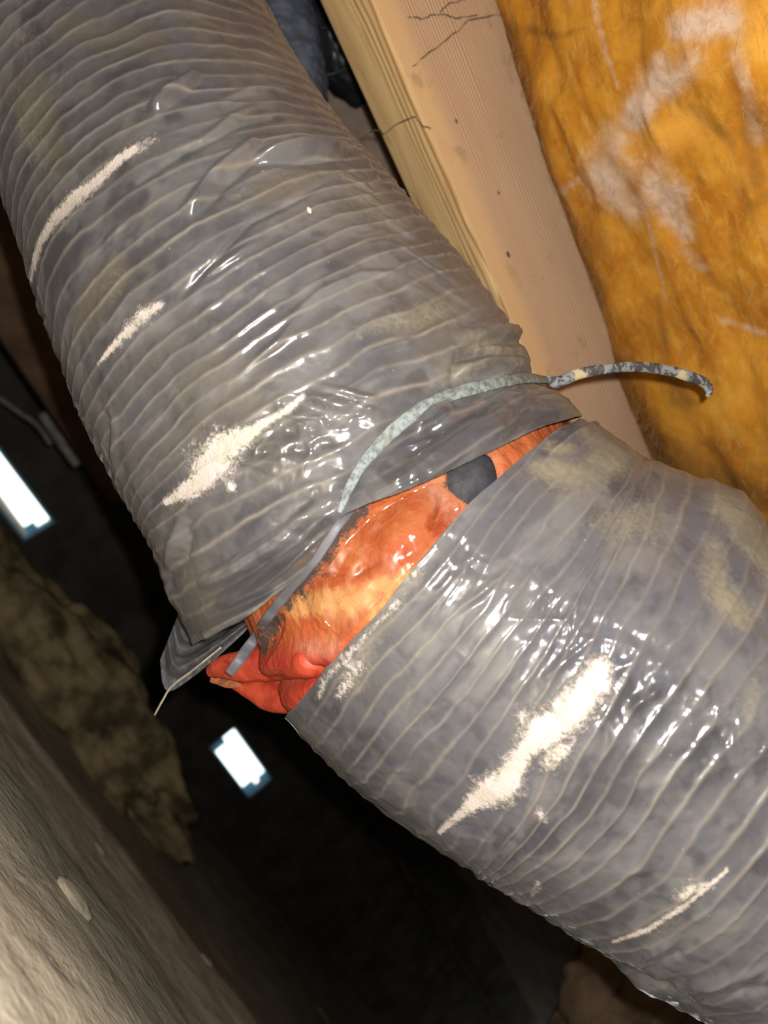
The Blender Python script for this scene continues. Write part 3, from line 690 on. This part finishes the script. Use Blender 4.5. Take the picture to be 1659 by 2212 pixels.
shiU = [(.9, [(620, 940, 70), (700, 920, 60)]), (1.0, [(810, 1060, 50), (930, 975, 60), (1060, 915, 50)]), (.5, [(380, 205, 50), (560, 350, 40), (740, 330, 40)]), (.5, [(620, 740, 60), (800, 780, 70)]), (.3, [(680, 1080, 60)]), (.4, [(900, 610, 40)])]
FOLDS = [(.0062, 44, [(1105, 893, 16), (1030, 940, 24), (955, 988, 20), (885, 1033, 13), (800, 1076, 5)]), (.0045, 34, [(985, 862, 6), (935, 888, 9), (890, 918, 6)]),
         (.0050, 30, [(716, 1126, 4), (655, 1205, 7), (560, 1268, 8), (470, 1312, 6)]), (.0045, 30, [(690, 1090, 4), (610, 1160, 8), (510, 1225, 8), (430, 1262, 5)]), (.0040, 26, [(600, 1290, 4), (520, 1330, 6), (430, 1378, 5)]),
         (.0030, 26, [(660, 850, 4), (740, 868, 8), (832, 886, 6)]), (.0035, 26, [(985, 735, 5), (1060, 720, 8), (1130, 715, 6)]), (.0032, 26, [(980, 800, 6), (1060, 790, 10), (1150, 785, 6)]),
         (.0030, 26, [(430, 160, 4), (375, 200, 10), (325, 245, 5)]), (.0032, 28, [(745, 325, 5), (650, 326, 9), (560, 345, 5)]), (.0026, 24, [(560, 300, 4), (480, 365, 7), (400, 470, 4)])]
def fold_h(X, Y, Q, thn, r, VV):
    """flat-topped folds of the slack film: (height, flank width px, centre line with half width px)"""
    h = np.zeros(X.shape); fr = np.cos(thn) > -.2
    for amp, ws, pts in FOLDS:
        d, w0, _, tt = polydist(X, Y, pts); end = np.clip(np.minimum(tt, 1-tt)*6, .0, 1)**.7
        ws = ws*.55; k = np.clip((w0+ws-d)/ws, 0, 1); h = np.maximum(h, 1.25*amp*end*np.where(k < .12, k*k/.24, k-.06))
    return np.where(fr, h, 0)
upper = jacket('jacket', tu, np.zeros_like(th), eh, 1050, 100, creU, crushU, powU, dusU, shiU, M_film, 'grey film jacket of the upper length, gathered under a cable tie', duct, TIEW, extra=fold_h, mudgain=.85, cleanl=[(1.0, [(1150, 900, 26), (1050, 920, 50), (930, 980, 60), (830, 1040, 50)]), (.8, [(700, 1120, 50), (600, 1220, 60)])], fold_shade=[(1.0, [(1200, 897, 14), (1120, 905, 26), (1050, 915, 45), (930, 975, 55), (850, 1020, 40)]), (.9, [(960, 890, 18), (880, 960, 26), (830, 1020, 26)]), (.8, [(705, 1130, 30), (660, 1190, 40), (540, 1260, 50), (420, 1350, 50)]), (.5, [(640, 960, 50), (600, 1040, 50)])], mudl=[(.9, [(240, 590, 60), (180, 700, 40)]), (.85, [(60, 200, 80), (120, 330, 50)]), (.8, [(150, 60, 70), (330, 90, 50)]), (.8, [(560, 420, 50), (700, 370, 30)]), (.5, [(260, 930, 30), (235, 850, 30)]), (.5, [(460, 770, 30), (430, 830, 20)])],
               smoothzone=[(1.0, [(760, 1090, 60), (900, 1000, 70), (1040, 920, 60), (1200, 880, 40)]), (.75, [(680, 920, 80), (560, 1010, 60)]), (.6, [(420, 1330, 60), (600, 1200, 60), (700, 1120, 50)]), (.9, [(1080, 740, 60), (1150, 790, 40)])])

el = tl.edge(th, EDGE, False)
creL = [(2.2, 9, [(1170, 1470), (1230, 1420), (1290, 1370)]), (2.5, 10, [(1420, 1490), (1360, 1530)]), (2.2, 9, [(1100, 1230), (1040, 1280), (1000, 1310)]), (2.2, 9, [(1260, 2070), (1330, 2110), (1430, 2150)]), (-3, 10, [(1250, 2040), (1330, 2085), (1440, 2130), (1520, 2180)]),
        (2, 9, [(1470, 2020), (1400, 2060), (1380, 2090)]), (-2, 9, [(1480, 2045), (1420, 2075)]), (2.4, 10, [(1659, 2080), (1560, 2110), (1450, 2130)]), (-2.2, 9, [(1659, 2120), (1560, 2140)]), (2.5, 8, [(1300, 905), (1240, 940), (1180, 985)]), (6, 42, [(1510, 1030), (1570, 1075), (1600, 1110), (1620, 1160)])]
powL = [(.9, [(950, 1798, 5), (975, 1775, 8), (1005, 1750, 13)]), (1.0, [(1010, 1745, 14), (1045, 1715, 26), (1085, 1700, 34), (1110, 1660, 24), (1135, 1625, 18), (1165, 1590, 36), (1210, 1555, 36), (1250, 1520, 34), (1285, 1470, 28), (1300, 1440, 20)]), (.8, [(1190, 1640, 22), (1215, 1620, 18)]), (.6, [(1130, 1550, 20), (1150, 1600, 30)]),
        (.8, [(1325, 2035, 4), (1400, 2008, 6), (1470, 1965, 6), (1530, 1915, 6), (1570, 1880, 5)]), (.75, [(1475, 1935, 14), (1500, 1920, 18), (1530, 1915, 10)]), (.6, [(1420, 2030, 12)]), (.55, [(1160, 1915, 9), (1150, 1935, 7)]), (.55, [(1165, 1755, 11), (1178, 1770, 9)]),
        (.62, [(740, 1425, 12), (765, 1445, 20), (750, 1475, 14), (735, 1500, 10)]), (.6, [(890, 1242, 10), (905, 1232, 8)]), (.55, [(860, 1300, 8), (700, 1470, 9), (690, 1505, 8)]), (.5, [(830, 1350, 8)])]
dusL = [(.95, [(1190, 965, 20), (1235, 970, 18)]), (.75, [(1260, 930, 26), (1330, 990, 50), (1250, 1020, 50), (1160, 1010, 30)]), (.85, [(1560, 1080, 50), (1620, 1150, 50), (1680, 1230, 60)]), (.75, [(1540, 1180, 40), (1550, 1280, 45), (1600, 1330, 50)]), (.5, [(1300, 1150, 50), (1400, 1120, 60)]), (.5, [(900, 1250, 20), (800, 1380, 30), (760, 1480, 30)]), (.55, [(1640, 1450, 30), (1620, 1540, 25)]), (.45, [(1480, 1960, 40), (1430, 2000, 40)])]
shiL = [(1.0, [(1000, 1180, 60), (1180, 1310, 80), (1350, 1420, 80), (1500, 1530, 70), (1640, 1640, 70)]), (.5, [(1230, 1180, 60)])]
def lips(X, Y, Q, thn, r, VV): return np.where(VV < .03, -.0015*(1-VV/.03), 0)
lower = jacket('jacket', tl, el, np.full_like(th, tl.L), 950, 300, creL, [(.38, [(1000, 1190, 50), (1180, 1310, 90), (1400, 1450, 90), (1620, 1620, 80)]), (.3, [(1400, 2100, 80), (1600, 2150, 80)])], powL, dusL, shiL, M_film2, 'grey film jacket of the lower length, cut edge next to orange wool', duct, None, extra=lips,
               ribgain=.8, sagk=.9, mudgain=.5, smoothzone=[(.8, [(1200, 1000, 80), (1330, 1010, 80)]), (.5, [(1450, 2110, 90), (1600, 2130, 100)])])

# wool wrap seen in the tear
nsw = 420; thw = thetas(330, 60); v = np.linspace(0, 1, nsw); VW, TW = np.meshgrid(v, thw, indexing='ij'); QW = VW*tw.L
Pw, nw = tw.P(QW, TW); thn = ((TW+np.pi) % (2*np.pi))-np.pi; fr = (np.cos(thn) > -.1)*1.
X, Y = proj(Pw)
cx, sy_ = np.cos(TW), np.sin(TW)
dr = .005*fbm(QW*20, cx*3, sy_*3, 2, 7)+.0009*fbm(QW*60, cx*8, sy_*8, 3, 9)+.0006*fbm(QW*300, cx*40, sy_*40, 2, 12)-.001
dr += gauss_lines(X, Y, [(-7, 14, [(700, 1452), (640, 1468), (560, 1478)]), (4, 30, [(690, 1420), (600, 1430), (520, 1440)]), (4, 26, [(680, 1500), (610, 1510)]), (3.5, 30, [(1110, 1000), (1170, 950)]), (-5, 12, [(1072, 985), (1064, 1010), (1072, 1040)]), (4, 24, [(1040, 1000), (1050, 1025)]),
                         (3, 40, [(940, 1060), (860, 1160), (820, 1240)]), (-3, 10, [(960, 1060), (950, 1110), (930, 1150)]), (3, 30, [(660, 1320), (720, 1310)]), (-2.5, 10, [(840, 1200), (760, 1240), (680, 1230)]), (-6, 40, [(600, 1380), (560, 1370)])])*fr
Pw = Pw+nw*dr[..., None]; X, Y = proj(Pw)
redm = mask_lines(X, Y, [(1.0, [(480, 1430, 40), (560, 1430, 40), (640, 1435, 45), (700, 1430, 35)]), (1.0, [(560, 1510, 40), (620, 1510, 45), (680, 1475, 40)]), (.55, [(960, 1150, 26), (985, 1120, 20)]), (.35, [(880, 1180, 30), (840, 1210, 30)]), (.3, [(700, 1360, 30)])])*fr
blk = mask_lines(X, Y, [(.9, [(600, 1335, 16), (575, 1372, 26), (570, 1395, 20)]), (.85, [(790, 1100, 16), (740, 1135, 26), (700, 1190, 30), (660, 1250, 26), (625, 1290, 22)]), (.5, [(700, 1225, 26), (650, 1290, 20)]), (.9, [(610, 1300, 14), (625, 1310, 14)]), (.95, [(980, 1040, 26), (1030, 1040, 30), (1020, 1070, 30)])])*fr
pea = mask_lines(X, Y, [(.75, [(640, 1310, 40), (700, 1300, 45), (770, 1300, 50), (830, 1260, 30)]), (.7, [(880, 1230, 18), (800, 1330, 20)]), (.5, [(750, 1230, 30)])])*fr
plm = mask_lines(X, Y, [(.85, [(1040, 1000, 30), (1055, 1030, 24)]), (.8, [(940, 1060, 26), (965, 1090, 24), (975, 1110, 20)]), (.6, [(660, 1400, 20), (720, 1400, 24)]), (.6, [(520, 1460, 14), (560, 1500, 16)])])*fr
wool = mesh_np('wool_wrap', Pw, gridq(nsw, len(thw), True), M_wool, attrs={'stains_tones': np.clip(np.stack([redm, blk, pea, plm], -1), 0, 1)})
reparent(wool, duct); tag(wool, 'pink orange glass wool layer exposed between the two torn jackets')

# red wool fold poking out at the lower side of the tear
def zfront(px, py): # depth of the wrap's surface near a pixel
    m = (X-px)**2+(Y-py)**2+np.where(np.cos(thn) > 0, 0, 1e9); return w2c(Pw.reshape(-1, 3)[np.argmin(m)])[2]
def pxtube(name, pts, mat, parent, **kw):
    pts = np.asarray(pts, float); P = at(pts[:, 0], pts[:, 1], pts[:, 2]); r = pts[:, 3]/F*pts[:, 2]
    o = tube(name, P, r, mat, None, **kw); reparent(o, parent); return o
t = NT('red_glass_wool'); oc = t.objco(); n1 = t.noise(oc, 70, 4, .6, .6); n2 = t.noise(oc, 260, 5, .65)
b = t.mix(t.ramp(n1, .35, .65), (0.23, 0.017, 0.008, 1), (0.36, 0.05, 0.02, 1)); b = t.mix(t.ramp(n2, .58, .75, 0, .5), b, (0.40, 0.17, 0.11, 1))
M_red = t.P(Base_Color=b, Roughness=.5, Specular_IOR_Level=.4, Normal=t.bump(n2, .25, .002))
z1 = zfront(640, 1430)
f1 = pxtube('wool_fold', [(452, 1452, .438, 12), (480, 1442, .432, 24), (530, 1438, .424, 33), (600, 1432, .412, 38), (660, 1430, z1+.002, 34), (720, 1428, z1+.016, 26), (780, 1420, z1+.04, 14)], M_red, duct, nseg=40, n=120, lump=.22, freq=55, flat=.75)
tag(f1, 'red rolled tongue of glass wool sticking out of the tear')
f2 = pxtube('wool_fold', [(505, 1475, .437, 12), (545, 1490, .430, 22), (600, 1502, .42, 36), (660, 1490, .405, 32), (700, 1462, .398, 16)], M_red, duct, nseg=40, n=120, lump=.22, freq=50, flat=.75, seed=9)
tag(f2, 'lower red fold of glass wool under the tongue')
fl_ = pxtube('torn_edge', [(455, 1468, .433, 5), (480, 1474, .430, 8), (505, 1478, .429, 8), (528, 1484, .43, 4)], M_paper, duct, nseg=14, n=40, lump=.6, freq=160, flat=.5, seed=5)

# black inner liner showing through the wool
n_, m_ = 60, 60
a_, b2 = np.meshgrid(np.linspace(0, np.pi, n_), np.linspace(0, 2*np.pi, m_, endpoint=False), indexing='ij')
zl0 = zfront(1010, 1055)
c0 = at(np.array(1008.), np.array(1058.), np.array(zl0+.0045))
e1 = (M @ unit(np.array([.85, .52, .10]))); e2 = (M @ unit(np.array([-.52, .85, .0]))); e3 = unit(np.cross(e1, e2))
Sx, Sy, Sz = np.sin(a_)*np.cos(b2), np.sin(a_)*np.sin(b2), np.cos(a_)
lum = 1+.10*fbm(Sx*1.2, Sy*1.2, Sz*1.2, 2, 4)
Vl = c0+(e1*(Sx*.0140*lum)[..., None]+e2*(Sy*.0180*lum)[..., None]+e3*(Sz*.0075*lum)[..., None])
o = mesh_np('inner_liner', Vl, gridq(n_, m_, True), M_liner); reparent(o, duct); tag(o, 'black inner liner bulging through the orange wool')
# second bit of liner at the lower left of the tear
# clear film over the wool
def film_patch(name, top, bot, mat, parent, n=70, m=26, off=.004, lump=.0016, seed=2, tb=None, dz=None, fold=0.):
    a = catmull(np.asarray(top, float), n); b = catmull(np.asarray(bot, float), n)
    k = np.linspace(0, 1, m)[None, :, None]; G = a[:, None]*(1-k)+b[:, None]*k
    gx_, gy_ = G[..., 0], G[..., 1]
    if dz is None: gz = np.vectorize(lambda x, y: zfront(x, y))(gx_[::4, ::4], gy_[::4, ::4]); 
    if dz is None:
        xi = np.linspace(0, gz.shape[0]-1, n); yi = np.linspace(0, gz.shape[1]-1, m)
        i0 = np.clip(xi.astype(int), 0, gz.shape[0]-2); j0_ = np.clip(yi.astype(int), 0, gz.shape[1]-2); fx = (xi-i0)[:, None]; fy = (yi-j0_)[None, :]
        gz = gz[i0][:, j0_]*(1-fx)*(1-fy)+gz[i0+1][:, j0_]*fx*(1-fy)+gz[i0][:, j0_+1]*(1-fx)*fy+gz[i0+1][:, j0_+1]*fx*fy-off
    else: gz = G[..., 2]
    gz = gz+lump*fbm(gx_/28, gy_/28, None, 3, seed)
    if fold: kk = np.linspace(0, 1, m)[None, :]; gz = gz-fold*np.clip(1-np.abs(kk-.62)/.2, 0, 1)+fold*.8*np.clip(1-np.abs(kk-.34)/.15, 0, 1)
    P = at(gx_, gy_, gz)
    o = mesh_np(name, P, gridq(n, m), mat)
    md = o.modifiers.new('thickness', 'SOLIDIFY'); md.thickness = .0004; md.offset = 0
    reparent(o, parent); return o
o = film_patch('clear_film', [(1000, 1040), (930, 1045), (850, 1085), (770, 1145), (700, 1230), (650, 1290)], [(995, 1105), (950, 1150), (900, 1215), (860, 1260), (800, 1320), (740, 1385)], M_clear, duct, off=.0075)
tag(o, 'clear glossy film stretched over the orange wool')

# hanging film flap and the strip running down from the tie
o = film_patch('film_flap', [(392, 1310, .462), (410, 1360, .452), (450, 1345, .448), (510, 1315, .444), (560, 1290, .442), (600, 1268, .440)],
               [(346, 1425, .455), (352, 1478, .447), (372, 1492, .444), (430, 1452, .442), (500, 1392, .440), (572, 1322, .438)], M_flap, duct, n=90, m=50, lump=.004, seed=8, dz=1, fold=.009)
tag(o, 'limp grey film flap hanging below the hem')
sp_ = [(764, 1092, 9), (735, 1128, 11), (700, 1182, 11), (660, 1236, 10), (612, 1290, 11), (578, 1335, 12), (548, 1382, 12), (518, 1425, 12), (494, 1456, 10)]
o = pxtube('plastic_strip', [(x, y, min(zfront(x, y), .42)-.006-(.010 if y > 1400 else 0), w_) for x, y, w_ in sp_], M_strip, duct, nseg=10, n=90, flat=.18, lump=.25, freq=120)
tag(o, 'narrow grey plastic strip drooping across the red wool')
o = pxtube('wire_end', [(478, 1398, .436, 2.2), (420, 1445, .438, 2.4), (372, 1482, .4415, 2.6), (352, 1512, .443, 2.4), (334, 1545, .444, 2.0)], M_wire, duct, nseg=8, n=60)
tag(o, 'thin bare wire end poking out of the flap')

# ---------------------------------------------------------------- cable tie round the upper length
def surf(tb, px, py, off=.0):
    """point on a bare tube under a pixel, pushed out by off"""
    C, r, N, B = tb.C, tb.r+off, tb.N, tb.B
    rr = unit(ray(px, py)@M.T); best = None
    ths = np.linspace(-1.75, 1.75, 500); Pg = C[::2, None]+r[::2, None, None]*(np.cos(ths)[None, :, None]*N[::2, None]+np.sin(ths)[None, :, None]*B[::2, None])
    x, y = proj(Pg); nn = (Pg-C[::2, None]); vis = ((CAM-Pg)*nn).sum(-1) > -1e-4
    d = (x-px)**2+(y-py)**2+np.where(vis, 0, 1e9); i = np.unravel_index(np.argmin(d), d.shape)
    return Pg[i], unit(nn[i])
def strap(name, pts, tb, w, th_, mat, parent, off=-.0035, n=160):
    pp = catmull(np.array(pts, float), 60); A = [surf(tb, x, y, off) for x, y in pp]; P = np.array([a[0] for a in A]); Nn = np.array([a[1] for a in A])
    sm = lambda A_: np.stack([np.convolve(np.pad(A_[:, i], 6, mode='reflect', reflect_type='odd'), np.ones(13)/13, 'valid') for i in range(3)], 1)
    P = sm(P); Nn = unit(sm(Nn)); w = np.interp(np.linspace(0, 1, 60), np.linspace(0, 1, len(w)), w)
    PN = catmull(np.c_[P, Nn, w], n); P = PN[:, :3]; Nn = unit(PN[:, 3:6]); ww = PN[:, 6]
    T = unit(np.gradient(P, axis=0)); S = unit(np.cross(T, Nn)); Nn = np.cross(S, T)
    prof = [(-1, -.3), (-1, .6), (-.85, 1), (.85, 1), (1, .6), (1, -.3)]
    V = np.stack([P+S*(a*ww/2)[:, None]+Nn*(b*th_) for a, b in prof], 1)
    V += .0003*vnoise(V[..., 0]*300, V[..., 1]*300, V[..., 2]*300, 3)[..., None]
    o = mesh_np(name, V, gridq(n, 6, True), mat); reparent(o, parent); return o
tie = empty('cable_tie', at(np.array(1100.), np.array(822.), np.array(.37))); bpy.context.view_layer.update()
tag(tie, 'pale grey cable tie cinched around the duct, free tail sticking out', 'cable tie')
ww = np.array([.0042, .0058, .006, .006, .0062, .0062, .0062, .006, .0056, .005, .0044, .0036, .0024])
strap('strap', TIE, tu, ww, .0012, M_tie, tie, off=.0002)
pe, ne = surf(tu, 1192, 806, -.002); ze_ = w2c(pe)[2]
tl_pts = np.array([(1180, 818, ze_+.004), (1205, 826, ze_+.002), (1250, 808, ze_+.002), (1310, 797, ze_+.004), (1370, 792, ze_+.008), (1430, 798, ze_+.012), (1480, 810, ze_+.016), (1520, 826, ze_+.02), (1532, 845, ze_+.021), (1527, 857, ze_+.021)], float)
P = at(tl_pts[:, 0], tl_pts[:, 1], tl_pts[:, 2])
o = tube('tail', P, np.array([.003, .0034, .0032, .003, .0030, .0032, .0032, .0030, .0024, .0010]), M_tail, None, nseg=10, n=90, flat=.45, lump=.12, freq=300); reparent(o, tie)
tag(o, 'dirty black and grey curved tail of the tie')

# ---------------------------------------------------------------- things behind the joist and the duct, top
st2 = [(300, -330, 560, -360, .70), (380, -160, 625, -180, .70), (470, -20, 668, -40, .70), (530, 90, 692, 60, .70), (560, 190, 706, 150, .70), (585, 300, 712, 240, .70)]
t2 = Tube(st2)
d2 = empty('flexible_duct', t2.C[0]); tag(d2, 'second dark blue grey duct half hidden behind the main duct at top', 'duct')
th2 = thetas(120, 30); VV2, TH2 = np.meshgrid(np.linspace(0, 1, 260), th2, indexing='ij')
P2, nn2 = t2.P(VV2*t2.L, TH2); dr = .002*fbm(VV2*30, np.cos(TH2)*3, np.sin(TH2)*3, 3, 71)+.0012*np.abs(fbm(VV2*90, np.cos(TH2)*4, np.sin(TH2)*4, 2, 75))
bpy.context.view_layer.update(); o = mesh_np('jacket', P2+nn2*dr[..., None], gridq(260, len(th2), True), M_dark_film); reparent(o, d2)
# crumpled plastic bundle
a_, b2 = np.meshgrid(np.linspace(0, np.pi, 70), np.linspace(0, 2*np.pi, 90, endpoint=False), indexing='ij')
Sx, Sy, Sz = np.sin(a_)*np.cos(b2), np.sin(a_)*np.sin(b2), np.cos(a_)
c0 = at(np.array(722.), np.array(75.), np.array(.84)); lum = 1+.14*np.abs(fbm(Sx*2.2, Sy*2.2, Sz*2.2, 3, 14))
o = mesh_np('plastic_bag', c0+(JD*(Sx*.075*lum)[..., None]+JN*(Sy*.035*lum)[..., None]+U*(Sz*.035*lum)[..., None]), gridq(70, 90, True), M_black_film)
tag(o, 'crumpled dark shiny plastic wad behind the pine joist', 'plastic')
P = at(np.array([690., 705, 728, 750, 775, 800]), np.array([163., 162, 156, 146, 138, 128]), np.array([.80]*6))
o = tube('cable', P, .0020, M_black, None, 10, 60); tag(o, 'black cable crossing under the dark plastic wad', 'cable')
P = at(np.array([670., 690, 705, 718, 740]), np.array([57., 60, 60, 63, 70]), np.array([.79]*5))
o = tube('cable', P, .0011, M_black, None, 8, 40); tag(o, 'thinner black cable above the shiny plastic wad', 'cable')

# cobweb strands on the joist
def jp(px, py, lift=.001):
    rr = ray(px, py)@M.T; tt = ((JP-CAM)@JN)/(rr@JN); p = CAM+rr*tt
    if p[2] < ZJ: tt = (ZJ-CAM[2])/rr[2]; p = CAM+rr*tt; return p-U*lift
    return p-JN*lift
for lab, branches in (('forked dusty cobweb strand on the upper part of the joist', [[(890, 145), (930, 112), (975, 78), (1010, 48), (1060, 36), (1110, 36)], [(880, 38), (910, 42), (945, 32), (985, 40), (1030, 36)], [(945, 34), (965, 12), (1000, 0), (1010, -14)]]),
                      ('dusty cobweb thread bridging the duct and the joist', [[(788, 291), (806, 284), (822, 281), (828, 288), (850, 275), (895, 250), (905, 258), (928, 282)]])):
    root = empty('cobweb', jp(*branches[0][0])); tag(root, lab, 'cobweb'); bpy.context.view_layer.update()
    for br in branches:
        pts = catmull(np.array(br, float), 40); pts += np.c_[vnoise(np.arange(40)*.6, np.zeros(40), None, 5), vnoise(np.arange(40)*.6, np.ones(40)*3, None, 6)]*2.0
        P = np.array([jp(x, y, .0016) if not (x < 830) else at(np.array(x), np.array(y), np.array(.50+(x-788)/42*.055)) for x, y in pts])
        o = tube('strand', P, np.full(40, .00042)*(1+.6*vnoise(np.arange(40)*.9, np.zeros(40), None, 8)), M_web, None, 6, 80, lump=.5, freq=900); reparent(o, root)

# ---------------------------------------------------------------- far and low things
def lump_mesh(name, c, ax, mat, seed, amp=.25, fr_=2., n=60, m=70, lift=None):
    a_, b2 = np.meshgrid(np.linspace(0, np.pi, n), np.linspace(0, 2*np.pi, m, endpoint=False), indexing='ij')
    S = np.stack([np.sin(a_)*np.cos(b2), np.sin(a_)*np.sin(b2), np.cos(a_)], -1)
    l = 1+amp*fbm(S[..., 0]*fr_, S[..., 1]*fr_, S[..., 2]*fr_, 4, seed)
    V = c+S*np.asarray(ax)*l[..., None]
    return mesh_np(name, V, gridq(n, m, True), mat)
def fz(x, y):
    i = np.argmin(np.abs(gx-x)); j = np.argmin(np.abs(gy-y)); return Z[i, j]
pm = at(np.array(95.), np.array(1480.), np.array(1.55)); 
o = lump_mesh('debris_heap', np.array([pm[0], pm[1], fz(pm[0], pm[1])+.03]), (.42, .17, .13), M_olive, 5, .5, 2.6)
tag(o, 'rough olive brown debris heap beyond the dirt slope at left', 'debris')
for k, (px, py, r, lab) in enumerate([(700, 2196, .030, 'rounded tan stone at the bottom edge below the duct'), (447, 2078, .010, 'small pale pebble on the dark edge of the dirt slope'), (158, 1944, .016, 'flat beige stone half sunk in the dirt slope'), (215, 1832, .008, 'tiny pale pebble on the dirt above the beige stone')]):
    rr = ray(px, py)@M.T
    ts = np.linspace(.3, 3, 900); pts = CAM+rr*ts[:, None]; hh = np.array([fz(p[0], p[1]) for p in pts]); i = np.argmax(pts[:, 2] < hh); p = pts[i]
    o = lump_mesh('stone', np.array([p[0], p[1], hh[i]+r*.02]), (r, r*.85, r*.28), M_stone, 30+k, .3, 1.6, 24, 30); tag(o, lab, 'stone')
# dim lumber and cables to the left of the duct
P = at(np.array([-60., 0, 40, 80, 110]), np.array([830., 862, 890, 918, 960]), np.array([1.5]*5)); o = tube('cable', P, .006, M_cable, None, 10, 40); tag(o, 'pale cable left of the duct above the bright vent', 'cable')
P = at(np.array([92., 110, 140, 170]), np.array([895., 920, 965, 1005]), np.array([1.45, 1.45, 1.45, 1.45])); o = tube('pipe', P, .011, M_cable, None, 14, 30); tag(o, 'short grey pipe piece beside the left side of the duct', 'pipe')
g0, g1 = at(np.array(-20.), np.array(430.), np.array(1.15)), at(np.array(130.), np.array(700.), np.array(1.25))
print('girder', g0, g1)
gd = unit((g1-g0)*[1, 1, 0]); gn = np.array([-gd[1], gd[0], 0])
mg = np.eye(4); mg[:3, 0] = gd; mg[:3, 1] = gn; mg[:3, 2] = U; mg[:3, 3] = (g0+g1)/2*[1, 1, 0]+U*((g0[2]+g1[2])/2)
o = box('wooden_girder', (-.9, 0, -.10), (.42, .09, .09), M_sill, None, .004, Matrix(mg.tolist())); tag(o, 'brown wooden girder seen dimly left of the main duct', 'beam')
pr = at(np.array(1370.), np.array(2190.), np.array(.95))
o = lump_mesh('hanging_insulation', pr+U*.0, (.10, .05, .11), M_scrap, 41, .55, 2.4); tag(o, 'ragged brown insulation scrap in the dark below the duct, bottom right', 'insulation')

for px, py, rr_, lab in ((499, 1050, 10, 'white crumb resting on the grey duct beside the white powder smear'), (668, 455, 7, 'small pale flake lying on the upper part of the grey duct')):
    p, nn_ = surf(tu, px, py, .0015); o = lump_mesh('crumb', p, np.array([1, .8, .6])*rr_/F*.36, M_grit, px, .4, 2.5, 20, 24); tag(o, lab, 'crumb')
